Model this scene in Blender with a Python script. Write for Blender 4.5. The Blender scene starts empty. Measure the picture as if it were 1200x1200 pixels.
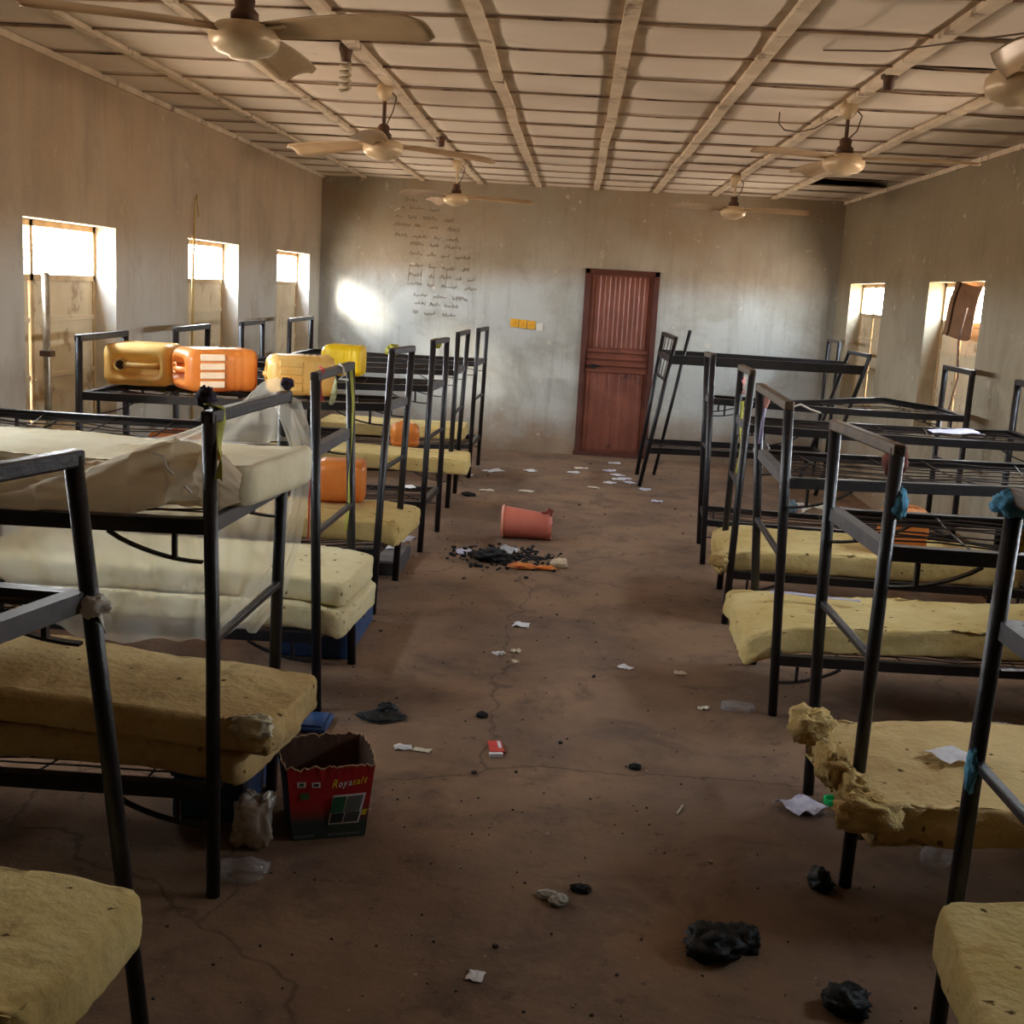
import bpy, math, random
from mathutils import Vector, Matrix, noise
random.seed(7)
PI = math.pi
scn = bpy.context.scene
COL = scn.collection

# ---------------------------------------------------------------- camera
CF, YAW, PITCH, ROLL, CH = 1410.8, 0.04261, 0.18520, 0.05569, 1.824
def cam_axes():
    f = Vector((-math.sin(YAW)*math.cos(PITCH), math.cos(YAW)*math.cos(PITCH), -math.sin(PITCH)))
    r = f.cross(Vector((0, 0, 1))).normalized(); u = r.cross(f)
    return (r*math.cos(ROLL)+u*math.sin(ROLL), u*math.cos(ROLL)-r*math.sin(ROLL), f)
CR, CU, CD = cam_axes()
def sight(px, py):
    return CD + CR*((px-600)/CF) - CU*((py-600)/CF)
def at(px, py, Y):            # point of the place seen there, at distance Y down the room
    v = sight(px, py); t = Y/v.y
    return Vector((v.x*t, Y, CH+v.z*t))
def G(px, py, z=0.0):         # point of the place seen there, at height z
    v = sight(px, py); t = (z-CH)/v.z
    return Vector((v.x*t, v.y*t, z))
cam_d = bpy.data.cameras.new('camera'); cam = bpy.data.objects.new('camera', cam_d); COL.objects.link(cam)
cam_d.sensor_fit = 'HORIZONTAL'; cam_d.sensor_width = 36; cam_d.lens = 36*CF/1200
cam_d.clip_start = 0.02; cam_d.clip_end = 200
M = Matrix((CR, CU, -CD)).transposed().to_4x4(); M.translation = Vector((0, 0, CH)); cam.matrix_world = M
scn.camera = cam

# ---------------------------------------------------------------- materials
def lin(c):
    return tuple(((x/255)/12.92 if x/255 <= .04045 else ((x/255+.055)/1.055)**2.4) for x in c)+(1,)
MATS = {}
def mat(name, c1, c2=None, rough=.8, metal=0, scale=4, bump=0, bscale=60, c3=None, s3=1.2, t3=.55, det=6, stretch=None, trans=None, spec=.5, w3=.12, coat=0):
    if name in MATS: return MATS[name]
    m = bpy.data.materials.new(name); m.use_nodes = True; nt = m.node_tree; N = nt.nodes; Lk = nt.links
    b = N['Principled BSDF']; b.inputs['Roughness'].default_value = rough; b.inputs['Metallic'].default_value = metal
    b.inputs['Specular IOR Level'].default_value = spec
    b.inputs['Coat Weight'].default_value = coat
    tc = N.new('ShaderNodeTexCoord'); src = tc.outputs['Object']
    if stretch:
        mp = N.new('ShaderNodeMapping'); mp.inputs['Scale'].default_value = stretch; Lk.new(src, mp.inputs['Vector']); src = mp.outputs['Vector']
    def nz(s, d=det, r=.6):
        n = N.new('ShaderNodeTexNoise'); n.inputs['Scale'].default_value = s; n.inputs['Detail'].default_value = d; n.inputs['Roughness'].default_value = r
        Lk.new(src, n.inputs['Vector']); return n.outputs['Fac']
    def ramp(fac, a, bb):
        r = N.new('ShaderNodeMapRange'); r.inputs['From Min'].default_value = a; r.inputs['From Max'].default_value = bb; Lk.new(fac, r.inputs['Value']); return r.outputs['Result']
    def mix(fac, A, B):
        x = N.new('ShaderNodeMix'); x.data_type = 'RGBA'; Lk.new(fac, x.inputs[0])
        for v, i in ((A, 6), (B, 7)):
            if isinstance(v, tuple): x.inputs[i].default_value = v
            else: Lk.new(v, x.inputs[i])
        return x.outputs[2]
    if c2 is None: b.inputs['Base Color'].default_value = lin(c1)
    else:
        col = mix(ramp(nz(scale), .35, .65), lin(c1), lin(c2))
        if c3 is not None:
            col = mix(ramp(nz(s3, 8, .65), t3, t3+w3), col, lin(c3))
        Lk.new(col, b.inputs['Base Color'])
    if bump:
        bp = N.new('ShaderNodeBump'); bp.inputs['Strength'].default_value = bump; bp.inputs['Distance'].default_value = .02
        Lk.new(nz(bscale, 5), bp.inputs['Height']); Lk.new(bp.outputs['Normal'], b.inputs['Normal'])
    if trans is not None:
        out = N['Material Output']; tl = N.new('ShaderNodeBsdfTranslucent'); tl.inputs['Color'].default_value = lin(c1)
        tp = N.new('ShaderNodeBsdfTransparent'); m1 = N.new('ShaderNodeMixShader'); m2 = N.new('ShaderNodeMixShader')
        m1.inputs[0].default_value = trans[0]; Lk.new(b.outputs[0], m1.inputs[1]); Lk.new(tl.outputs[0], m1.inputs[2])
        if trans[1] > 0:
            m2.inputs[0].default_value = trans[1]; Lk.new(m1.outputs[0], m2.inputs[1]); Lk.new(tp.outputs[0], m2.inputs[2]); Lk.new(m2.outputs[0], out.inputs['Surface'])
        else: Lk.new(m1.outputs[0], out.inputs['Surface'])
    MATS[name] = m; return m

def foam(name, c1, c2, c3):
    """Old upholstery foam: mottled yellow, brown stains, small torn pits."""
    m = mat(name, c1, c2, rough=.95, scale=3.5, c3=c3, s3=5, t3=.6, w3=.18, spec=.15)
    nt = m.node_tree; N = nt.nodes; Lk = nt.links; b = N['Principled BSDF']
    tc = [n for n in N if n.type == 'TEX_COORD'][0]
    # pits: only some cells, torn open
    v = N.new('ShaderNodeTexVoronoi'); v.inputs['Scale'].default_value = 17; v.inputs['Randomness'].default_value = 1
    Lk.new(tc.outputs['Object'], v.inputs['Vector'])
    wob = N.new('ShaderNodeTexNoise'); wob.inputs['Scale'].default_value = 70; wob.inputs['Detail'].default_value = 4; Lk.new(tc.outputs['Object'], wob.inputs['Vector'])
    am = N.new('ShaderNodeMath'); am.operation = 'MULTIPLY_ADD'; am.inputs[1].default_value = .55; Lk.new(wob.outputs['Fac'], am.inputs[0]); Lk.new(v.outputs['Distance'], am.inputs[2])
    r = N.new('ShaderNodeMapRange'); r.inputs['From Min'].default_value = .34; r.inputs['From Max'].default_value = .43; r.inputs['To Min'].default_value = 1; r.inputs['To Max'].default_value = 0; Lk.new(am.outputs[0], r.inputs['Value'])
    sp = N.new('ShaderNodeSeparateColor'); Lk.new(v.outputs['Color'], sp.inputs[0])
    g = N.new('ShaderNodeMath'); g.operation = 'GREATER_THAN'; g.inputs[1].default_value = .5; Lk.new(sp.outputs[0], g.inputs[0])
    mm = N.new('ShaderNodeMath'); mm.operation = 'MULTIPLY'; Lk.new(r.outputs[0], mm.inputs[0]); Lk.new(g.outputs[0], mm.inputs[1])
    old = b.inputs['Base Color'].links[0].from_socket
    x = N.new('ShaderNodeMix'); x.data_type = 'RGBA'; x.inputs[7].default_value = lin((96, 74, 40)); Lk.new(mm.outputs[0], x.inputs[0]); Lk.new(old, x.inputs[6]); Lk.new(x.outputs[2], b.inputs['Base Color'])
    n2 = N.new('ShaderNodeTexNoise'); n2.inputs['Scale'].default_value = 30; n2.inputs['Detail'].default_value = 8; Lk.new(tc.outputs['Object'], n2.inputs['Vector'])
    sb = N.new('ShaderNodeMath'); sb.operation = 'SUBTRACT'; Lk.new(n2.outputs['Fac'], sb.inputs[0]); Lk.new(mm.outputs[0], sb.inputs[1])
    bp = N.new('ShaderNodeBump'); bp.inputs['Strength'].default_value = .55; bp.inputs['Distance'].default_value = .015; Lk.new(sb.outputs[0], bp.inputs['Height']); Lk.new(bp.outputs['Normal'], b.inputs['Normal'])
    return m

STEEL = mat('bunk_steel', (30, 28, 31), (42, 38, 39), rough=.38, metal=.35, scale=9, c3=(84, 58, 42), s3=14, t3=.63, bump=.15, bscale=40)
STEELG = mat('grey_steel', (92, 88, 88), (70, 68, 70), rough=.5, metal=.35, scale=9, c3=(60, 48, 42), s3=12, t3=.6)
STEELB = mat('worn_top_bar', (96, 76, 56), (64, 52, 44), rough=.4, metal=.4, scale=14, c3=(40, 34, 32), s3=18, t3=.56)
WIRE = mat('mesh_wire', (38, 33, 32), (60, 45, 38), rough=.55, metal=.4, scale=10)
FOAMA = foam('foam_yellow', (208, 186, 130), (192, 166, 104), (148, 114, 64))
FOAMB = foam('foam_pale', (220, 208, 168), (208, 192, 146), (176, 150, 100))
FOAMC = foam('foam_brown', (206, 180, 126), (188, 158, 106), (126, 96, 54))
FOAMW = mat('foam_white', (222, 212, 184), (206, 192, 156), rough=.95, scale=5, bump=.2, spec=.15)
TORN = mat('torn_foam', (212, 186, 128), (184, 152, 94), rough=1, scale=9, bump=1, bscale=25, spec=.1, c3=(120, 86, 44), s3=8, t3=.58)
NET = mat('net_fabric', (244, 236, 218), rough=.9, trans=(.5, .68), spec=.1)
NETD = mat('net_fabric_folded', (226, 212, 188), (206, 190, 164), rough=.95, scale=6, trans=(.4, .0), spec=.1)
WHITE = mat('white_rag', (226, 220, 210), rough=.9, trans=(.3, 0))
PLASTER = None

# ---------------------------------------------------------------- mesh helpers
def WM(o):
    return (WM(o.parent) @ o.matrix_basis) if o.parent is not None else o.matrix_basis.copy()
class MB:
    def __init__(s): s.v = []; s.f = []; s.m = []
    def quad(s, a, b, c, d, mi=0):
        n = len(s.v); s.v += [Vector(a), Vector(b), Vector(c), Vector(d)]; s.f.append((n, n+1, n+2, n+3)); s.m.append(mi)
    def box(s, c, sz, R=None, mi=0):
        c = Vector(c); h = Vector(sz)/2; n = len(s.v)
        for i in range(8):
            p = Vector((h.x*(1 if i & 1 else -1), h.y*(1 if i & 2 else -1), h.z*(1 if i & 4 else -1)))
            s.v.append(c+((R @ p) if R else p))
        for f in ((0, 2, 3, 1), (4, 5, 7, 6), (0, 1, 5, 4), (2, 6, 7, 3), (0, 4, 6, 2), (1, 3, 7, 5)):
            s.f.append(tuple(n+i for i in f)); s.m.append(mi)
        return s
    def b2(s, lo, hi, mi=0):
        return s.box([(a+b)/2 for a, b in zip(lo, hi)], [abs(b-a) for a, b in zip(lo, hi)], mi=mi)
    def beam(s, p, q, w, h, up=(0, 0, 1), mi=0):
        p = Vector(p); q = Vector(q); d = (q-p); L = d.length; d.normalize(); x = d.cross(Vector(up)).normalized(); z = x.cross(d)
        s.box((p+q)/2, (w, L, h), Matrix((x, d, z)).transposed(), mi); return s
    def tube(s, pts, r, k=8, cap=True, mi=0, closed=False):
        pts = [Vector(p) for p in pts]; n0 = len(s.v); up = None; rings = len(pts)
        for i, p in enumerate(pts):
            d = (pts[min(i+1, rings-1)]-pts[max(i-1, 0)])
            if d.length < 1e-9: d = Vector((0, 0, 1))
            d.normalize()
            if up is None:
                up = Vector((0, 0, 1)) if abs(d.z) < .9 else Vector((1, 0, 0))
            x = d.cross(up).normalized(); up = x.cross(d).normalized()
            rr = r[i] if isinstance(r, (list, tuple)) else r
            for j in range(k):
                a = 2*PI*j/k+PI/k; s.v.append(p+x*math.cos(a)*rr+up*math.sin(a)*rr)
        for i in range(rings-1):
            for j in range(k):
                a = n0+i*k+j; b = n0+i*k+(j+1) % k; s.f.append((a, b, b+k, a+k)); s.m.append(mi)
        if cap:
            s.f.append(tuple(n0+j for j in range(k))[::-1]); s.m.append(mi)
            s.f.append(tuple(n0+(rings-1)*k+j for j in range(k))); s.m.append(mi)
        return s
    def grid(s, fn, nu, nv, mi=0, wrapu=False):
        n0 = len(s.v)
        for i in range(nu+1):
            for j in range(nv+1): s.v.append(Vector(fn(i/nu, j/nv)))
        for i in range(nu):
            for j in range(nv):
                a = n0+i*(nv+1)+j; s.f.append((a, a+nv+1, a+nv+2, a+1)); s.m.append(mi)
        return s
    def rings(s, rs, cap=(True, True), mi=0):
        n0 = len(s.v); k = len(rs[0])
        for r in rs: s.v += [Vector(p) for p in r]
        for i in range(len(rs)-1):
            for j in range(k):
                a = n0+i*k+j; b = n0+i*k+(j+1) % k; s.f.append((a, b, b+k, a+k)); s.m.append(mi)
        if cap[0]: s.f.append(tuple(n0+j for j in range(k))[::-1]); s.m.append(mi)
        if cap[1]: s.f.append(tuple(n0+(len(rs)-1)*k+j for j in range(k))); s.m.append(mi)
        return s
    def build(s, name, mats, parent=None, smooth=False, solid=0, bevel=0, sub=0):
        if not isinstance(mats, (list, tuple)): mats = [mats]
        inv = WM(parent).inverted() if parent is not None else None
        me = bpy.data.meshes.new(name)
        me.from_pydata([tuple(inv @ v) if inv else tuple(v) for v in s.v], [], s.f)
        for m in mats: me.materials.append(m)
        for p, i in zip(me.polygons, s.m): p.material_index = i; p.use_smooth = smooth
        me.validate(); me.update()
        o = bpy.data.objects.new(name, me); COL.objects.link(o)
        if parent is not None: o.parent = parent
        if solid:
            md = o.modifiers.new('thickness', 'SOLIDIFY'); md.thickness = solid; md.offset = 0
        if bevel:
            md = o.modifiers.new('bevel', 'BEVEL'); md.width = bevel; md.segments = 2; md.limit_method = 'ANGLE'
        if sub:
            md = o.modifiers.new('sub', 'SUBSURF'); md.levels = sub; md.render_levels = sub
        return o
def local_origin(o, p):     # move a one-mesh thing's origin to p
    p = Vector(p); o.data.transform(Matrix.Translation(-p)); o.location = p; return o
def tag(o, label, cat, group=None, kind=None):
    o['label'] = label; o['category'] = cat
    if group: o['group'] = group
    if kind: o['kind'] = kind
    return o
def thing(name, loc, label, cat, group=None, rz=0, rot=None):
    o = bpy.data.objects.new(name, None); COL.objects.link(o); o.empty_display_size = .1
    o.location = loc; o.rotation_euler = rot if rot else (0, 0, rz)
    o.matrix_world = Matrix.Translation(Vector(loc)) @ o.rotation_euler.to_matrix().to_4x4()
    return tag(o, label, cat, group)
def struct(o): o['kind'] = 'structure'; return o
def fold(p, s=1.0, seed=0.0):
    return noise.noise(Vector(p)*s+Vector((seed, seed*1.7, seed*.3)))

# ---------------------------------------------------------------- room shell
XL, XR, YB, YF, H = -2.855, 2.83, 13.493, -2.6, 2.92
WT = .17
HR = H+.6
def wall_mat(name, base, warm, dirt, band):
    """Cement plaster: grey below, tan above, blotches and drips of its own."""
    m = bpy.data.materials.new(name); m.use_nodes = True; nt = m.node_tree; N = nt.nodes; Lk = nt.links; b = N['Principled BSDF']
    b.inputs['Roughness'].default_value = .85; b.inputs['Specular IOR Level'].default_value = .25
    tc = N.new('ShaderNodeTexCoord'); O = tc.outputs['Object']
    def nz(s, d=6, r=.6, vec=O, dist=0):
        n = N.new('ShaderNodeTexNoise'); n.inputs['Scale'].default_value = s; n.inputs['Detail'].default_value = d; n.inputs['Roughness'].default_value = r; n.inputs['Distortion'].default_value = dist
        Lk.new(vec, n.inputs['Vector']); return n.outputs['Fac']
    def rm(f, a, c, lo=0, hi=1):
        r = N.new('ShaderNodeMapRange'); r.inputs['From Min'].default_value = a; r.inputs['From Max'].default_value = c; r.inputs['To Min'].default_value = lo; r.inputs['To Max'].default_value = hi; Lk.new(f, r.inputs['Value']); return r.outputs[0]
    def mix(f, A, B):
        x = N.new('ShaderNodeMix'); x.data_type = 'RGBA'; Lk.new(f, x.inputs[0])
        for v, i in ((A, 6), (B, 7)):
            if isinstance(v, tuple): x.inputs[i].default_value = v
            else: Lk.new(v, x.inputs[i])
        return x.outputs[2]
    def ad(a, c, op='ADD'):
        x = N.new('ShaderNodeMath'); x.operation = op
        for v, i in ((a, 0), (c, 1)):
            if isinstance(v, (int, float)): x.inputs[i].default_value = v
            else: Lk.new(v, x.inputs[i])
        return x.outputs[0]
    sx = N.new('ShaderNodeSeparateXYZ'); Lk.new(O, sx.inputs[0]); Z = sx.outputs[2]
    zz = ad(Z, ad(nz(1.1), 1.4, 'MULTIPLY'))
    c = mix(rm(zz, band[0]+.7, band[1]+.7), lin(base), lin(warm))
    c = mix(rm(nz(1.6, 8, .65, dist=.6), .47, .62, 0, .6), c, lin(dirt))
    c = mix(rm(ad(Z, ad(nz(2.3, 6), .9, 'MULTIPLY'), 'SUBTRACT'), -.35, .12, .8, 0), c, lin((138, 108, 78)))
    mp = N.new('ShaderNodeMapping'); mp.inputs['Scale'].default_value = (5, 5, .5); Lk.new(O, mp.inputs[0])
    c = mix(rm(nz(2.2, 6, .6, mp.outputs[0]), .52, .74, 0, .28), c, lin(tuple(int(x*.76) for x in warm)))
    c = mix(rm(nz(9, 4), .66, .72, 0, .55), c, lin((205, 196, 180)))
    Lk.new(c, b.inputs['Base Color'])
    bp = N.new('ShaderNodeBump'); bp.inputs['Strength'].default_value = .35; bp.inputs['Distance'].default_value = .02
    Lk.new(nz(14, 8), bp.inputs['Height']); Lk.new(bp.outputs[0], b.inputs['Normal'])
    return m
PL = wall_mat('plaster_left', (186, 182, 172), (180, 160, 136), (160, 148, 130), (1.5, 2.7))
PR = wall_mat('plaster_right', (164, 154, 134), (142, 130, 108), (132, 120, 98), (1.2, 2.4))
PB = wall_mat('plaster_back', (178, 179, 174), (146, 130, 108), (148, 143, 130), (1.7, 2.7))

ZS, ZT, ZL = .86, 2.04, 1.745      # window sill, head, underside of the open light
WIN_L = [(3.53, 4.8), (6.2, 7.47), (8.87, 10.22), (11.55, 12.96)]  # nearest window is unseen, added to give the foreground fill light
WIN_R = [(3.3, 4.2), (5.95, 7.3), (8.69, 10.03), (11.47, 12.86)]  # nearest one is unseen too, added and kept narrow for foreground fill
def side_wall(name, x0, x1, wins, m):
    b = MB(); y = YF-.17
    for (a, c) in wins:
        b.b2((x0, y, 0), (x1, a, HR)); b.b2((x0, a, 0), (x1, c, ZS)); b.b2((x0, a, ZT), (x1, c, HR)); y = c
    b.b2((x0, y, 0), (x1, YB+.17, HR))
    return struct(b.build(name, m))
side_wall('wall_left', XL-WT, XL, WIN_L, PL)
side_wall('wall_right', XR, XR+WT, WIN_R, PR)
DX0, DX1, DZ = .085, .90, 2.06
wb = MB(); wb.b2((XL, YB, 0), (DX0, YB+.17, HR)); wb.b2((DX1, YB, 0), (XR, YB+.17, HR)); wb.b2((DX0, YB, DZ), (DX1, YB+.17, HR))
WALLB = struct(wb.build('wall_back', PB))
wf = MB(); wf.b2((XL, YF-.17, 0), (XR, YF, HR)); struct(wf.build('wall_front', PR))

# floor: one big mesh, gently uneven dirt over cement
FLM = bpy.data.materials.new('dusty_cement'); FLM.use_nodes = True
def floor_mat(m):
    nt = m.node_tree; N = nt.nodes; Lk = nt.links; b = N['Principled BSDF']; b.inputs['Roughness'].default_value = .88; b.inputs['Specular IOR Level'].default_value = .3
    tc = N.new('ShaderNodeTexCoord'); O = tc.outputs['Object']
    def nz(s, d=8, r=.62, dist=0):
        n = N.new('ShaderNodeTexNoise'); n.inputs['Scale'].default_value = s; n.inputs['Detail'].default_value = d; n.inputs['Roughness'].default_value = r; n.inputs['Distortion'].default_value = dist
        Lk.new(O, n.inputs['Vector']); return n.outputs['Fac']
    def rm(f, a, c, lo=0, hi=1):
        r = N.new('ShaderNodeMapRange'); r.inputs['From Min'].default_value = a; r.inputs['From Max'].default_value = c; r.inputs['To Min'].default_value = lo; r.inputs['To Max'].default_value = hi; Lk.new(f, r.inputs['Value']); return r.outputs[0]
    def mix(f, A, B):
        x = N.new('ShaderNodeMix'); x.data_type = 'RGBA'; Lk.new(f, x.inputs[0])
        for v, i in ((A, 6), (B, 7)):
            if isinstance(v, tuple): x.inputs[i].default_value = v
            else: Lk.new(v, x.inputs[i])
        return x.outputs[2]
    c = mix(rm(nz(.9, 6), .38, .62), lin((110, 86, 68)), lin((138, 108, 82)))
    c = mix(rm(nz(2.4, 8, .7, .5), .5, .68, 0, .75), c, lin((82, 64, 52)))
    c = mix(rm(nz(11, 6, .7), .6, .7, 0, .7), c, lin((62, 46, 38)))
    c = mix(rm(nz(34, 3, .6), .68, .74, 0, .7), c, lin((176, 150, 124)))
    v = N.new('ShaderNodeTexVoronoi'); v.feature = 'DISTANCE_TO_EDGE'; v.inputs['Scale'].default_value = .38
    w = N.new('ShaderNodeTexNoise'); w.inputs['Scale'].default_value = 2.5; w.inputs['Detail'].default_value = 6; Lk.new(O, w.inputs['Vector'])
    va = N.new('ShaderNodeVectorMath'); va.operation = 'MULTIPLY_ADD'; va.inputs[1].default_value = (.45, .45, .45); Lk.new(w.outputs['Color'], va.inputs[0]); Lk.new(O, va.inputs[2]); Lk.new(va.outputs[0], v.inputs['Vector'])
    c = mix(rm(v.outputs['Distance'], .001, .004, .45, 0), c, lin((48, 36, 30)))
    Lk.new(c, b.inputs['Base Color'])
    bp = N.new('ShaderNodeBump'); bp.inputs['Strength'].default_value = .5; bp.inputs['Distance'].default_value = .02
    Lk.new(nz(16, 10, .7), bp.inputs['Height']); Lk.new(bp.outputs[0], b.inputs['Normal'])
floor_mat(FLM)
struct(MB().b2((XL-WT, YF-.17, -.1), (XR+WT, YB+.17, 0)).build('floor', FLM))

# ceiling: sagging boards between battens
CEILM = bpy.data.materials.new('ceiling_board'); CEILM.use_nodes = True
SP, BX0, CY = .6346, -2.392, .652
CY0 = 5.26-.652*13
def ceil_mat(m):
    nt = m.node_tree; N = nt.nodes; Lk = nt.links; b = N['Principled BSDF']; b.inputs['Roughness'].default_value = .8
    tc = N.new('ShaderNodeTexCoord'); O = tc.outputs['Object']
    def nz(s, d=6, r=.6, dist=0):
        n = N.new('ShaderNodeTexNoise'); n.inputs['Scale'].default_value = s; n.inputs['Detail'].default_value = d; n.inputs['Roughness'].default_value = r; n.inputs['Distortion'].default_value = dist
        Lk.new(O, n.inputs['Vector']); return n.outputs['Fac']
    def rm(f, a, c, lo=0, hi=1):
        r = N.new('ShaderNodeMapRange'); r.inputs['From Min'].default_value = a; r.inputs['From Max'].default_value = c; r.inputs['To Min'].default_value = lo; r.inputs['To Max'].default_value = hi; Lk.new(f, r.inputs['Value']); return r.outputs[0]
    def mix(f, A, B):
        x = N.new('ShaderNodeMix'); x.data_type = 'RGBA'; Lk.new(f, x.inputs[0])
        for v, i in ((A, 6), (B, 7)):
            if isinstance(v, tuple): x.inputs[i].default_value = v
            else: Lk.new(v, x.inputs[i])
        return x.outputs[2]
    def ma(a, c, op):
        x = N.new('ShaderNodeMath'); x.operation = op
        for v, i in ((a, 0), (c, 1)):
            if isinstance(v, (int, float)): x.inputs[i].default_value = v
            else: Lk.new(v, x.inputs[i])
        return x.outputs[0]
    sx = N.new('ShaderNodeSeparateXYZ'); Lk.new(O, sx.inputs[0])
    c = mix(rm(nz(.8), .4, .65), lin((228, 218, 204)), lin((214, 200, 184)))
    # water stains that creep out from the cross joints
    jy = ma(ma(ma(ma(sx.outputs[1], CY0, 'SUBTRACT'), CY, 'DIVIDE'), .5, 'ADD'), 1, 'FLOORED_MODULO')
    jd = ma(ma(jy, .5, 'SUBTRACT'), 0, 'ADD'); ja = N.new('ShaderNodeMath'); ja.operation = 'ABSOLUTE'; Lk.new(jd, ja.inputs[0])
    jd2 = ma(ja.outputs[0], ma(nz(7, 5), .085, 'MULTIPLY'), 'SUBTRACT')
    c = mix(rm(jd2, -.03, .02, .6, 0), c, lin((132, 100, 72)))
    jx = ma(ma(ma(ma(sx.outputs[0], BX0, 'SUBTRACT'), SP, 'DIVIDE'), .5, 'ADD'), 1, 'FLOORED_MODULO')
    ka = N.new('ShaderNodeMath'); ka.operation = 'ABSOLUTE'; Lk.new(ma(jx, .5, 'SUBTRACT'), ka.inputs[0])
    c = mix(rm(ma(ka.outputs[0], ma(nz(3.5, 6, .6, .5), .24, 'MULTIPLY'), 'SUBTRACT'), -.05, .0, .38, 0), c, lin((150, 124, 96)))  # shadow beside the battens, painted into the board colour in patches
    c = mix(rm(nz(1.4, 7, .7, .8), .62, .75, 0, .5), c, lin((150, 130, 106)))
    Lk.new(c, b.inputs['Base Color'])
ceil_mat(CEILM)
HOLE = (2.06, 2.70, 11.28, 11.9)
cb = MB()
xs = [XL-WT]+[BX0+SP*k for k in range(8)]+[XR+WT]
ys = []
k = 0
while CY0+CY*k < YB: ys.append(CY0+CY*k); k += 1
ys = [YF-.17]+[y for y in ys if y > YF]+[YB+.17]
for i in range(len(xs)-1):
    for j in range(len(ys)-1):
        x0, x1, y0, y1 = xs[i], xs[i+1], ys[j], ys[j+1]
        if i == 8 and y0 < 11.75 < y1: continue
        s = random.uniform(.005, .02); tl = random.uniform(-.006, .006)
        def f(u, v):
            return (x0+(x1-x0)*u, y0+(y1-y0)*v, H-s*(16*u*(1-u)*v*(1-v))+tl*math.sin(u*PI)*(v-.5)*2)
        cb.grid(f, 5, 5)
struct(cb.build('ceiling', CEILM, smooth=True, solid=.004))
DARK = mat('roof_void', (20, 16, 14), (14, 12, 10), rough=1)
struct(MB().b2((XL-WT, YF-.17, H+.55), (XR+WT, YB+.17, H+.6)).build('trim_20', DARK))
BAT = mat('batten_paint', (222, 208, 186), (200, 182, 158), rough=.75, scale=6, c3=(110, 82, 56), s3=5, t3=.56)
JNT = mat('joint_strip', (176, 150, 120), (136, 106, 78), rough=.85, scale=3, c3=(62, 42, 30), s3=4, t3=.54, w3=.1)
for k in range(8):
    x = BX0+SP*k; b = MB(); n = 40; w = .062 if k not in (0, 1) else .045
    def zz(y, a): return H-.012-.012*abs(noise.noise(Vector((x*3+a, y*1.1, 0))))
    pts = [YF+(YB-YF)*i/n for i in range(n+1)]
    for a, c in zip(pts, pts[1:]):
        xa = x+.018*noise.noise(Vector((x*5, a*.9, 2))); xc = x+.018*noise.noise(Vector((x*5, c*.9, 2)))
        z1, z2 = zz(a, 0)-.012, zz(c, 0)-.012
        P = [(xa-w/2, a, z1), (xa+w/2, a, z1), (xc+w/2, c, z2), (xc-w/2, c, z2)]
        b.quad(*P[::-1]); b.quad((xa-w/2, a, z1), (xc-w/2, c, z2), (xc-w/2, c, H+.01), (xa-w/2, a, H+.01)); b.quad((xc+w/2, c, z2), (xa+w/2, a, z1), (xa+w/2, a, H+.01), (xc+w/2, c, H+.01))
    struct(b.build('trim_%d' % (k+1), BAT))
b = MB()
for y in ys[1:-1]:
    for i in range(len(xs)-1):
        x0, x1 = xs[i], xs[i+1]
        if i == 7 and abs(y-11.5) < .5: pass
        dy0 = random.uniform(-.006, .006); sg = random.uniform(.0, .008)
        pr = None
        for q in range(5):
            u = q/4; p = (x0+(x1-x0)*u, y+dy0+.006*noise.noise(Vector((x0+u, y*3, 0))), H-.008-sg*4*u*(1-u))
            if pr: b.beam(pr, p, .010, .007)
            pr = p
struct(b.build('trim_9', JNT))
b = MB(); b.beam((XL+.012, YF, H-.03), (XL+.012, YB, H-.03), .024, .035); struct(b.build('trim_10', BAT))
b = MB(); b.beam((XR-.012, YF, H-.03), (XR-.012, YB, H-.03), .024, .035); struct(b.build('trim_11', BAT))

# ---------------------------------------------------------------- windows
SHUT = mat('shutter_board', (208, 194, 164), (194, 176, 144), rough=.7, scale=3, c3=(140, 112, 76), s3=4, t3=.56)
FRM = mat('window_frame_wood', (190, 166, 126), (166, 138, 98), rough=.65, scale=8, c3=(200, 170, 120), s3=6, t3=.58)
def window(n, x_out, s, a, c, leafs, broken=False):
    """s = +1: outside is at +X."""
    fr = MB(); xo = x_out; w = .035
    def bar(y0, y1, z0, z1, d=.04): fr.b2((xo-d/2, y0, z0), (xo+d/2, y1, z1))
    bar(a, a+w, ZS, ZT); bar(c-w, c, ZS, ZT); bar(a, c, ZT-w, ZT); bar(a, c, ZS, ZS+w); bar(a, c, ZL-w, ZL)
    for m in leafs: bar(m-.02, m+.02, ZS, ZT)
    o = struct(fr.build('window_%d' % n, FRM))
    ed = [a]+list(leafs)+[c]
    for y0, y1 in zip(ed, ed[1:]):
        sh = MB()
        if broken and y0 == a:      # corner of the board broken out
            sh.b2((xo-.012, y0+.16, ZS+w), (xo+.012, y1-.03, ZL-w)); sh.b2((xo-.012, y0+.03, 1.24), (xo+.012, y0+.16, ZL-w)); sh.b2((xo-.012, y0+.03, ZS+w), (xo+.012, y0+.16, 1.02))
        else: sh.b2((xo-.012, y0+.03, ZS+w), (xo+.012, y1-.03, ZL-w))
        for zr in (ZS+.3, ZS+.62):
            sh.b2((xo-.02, y0+.03, zr), (xo+.02, y1-.03, zr+.03))
        sh.build('shutter', SHUT, o, bevel=.003)
    return o
wn = 1
for i, (a, c) in enumerate(WIN_L):
    window(wn, XL-WT+.02, -1, a, c, [a+.3*(c-a), ]); wn += 1
for i, (a, c) in enumerate(WIN_R):
    window(wn, XR+WT-.02, 1, a, c, [a+.62*(c-a), ], broken=abs(a-8.69) < .01); wn += 1

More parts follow.
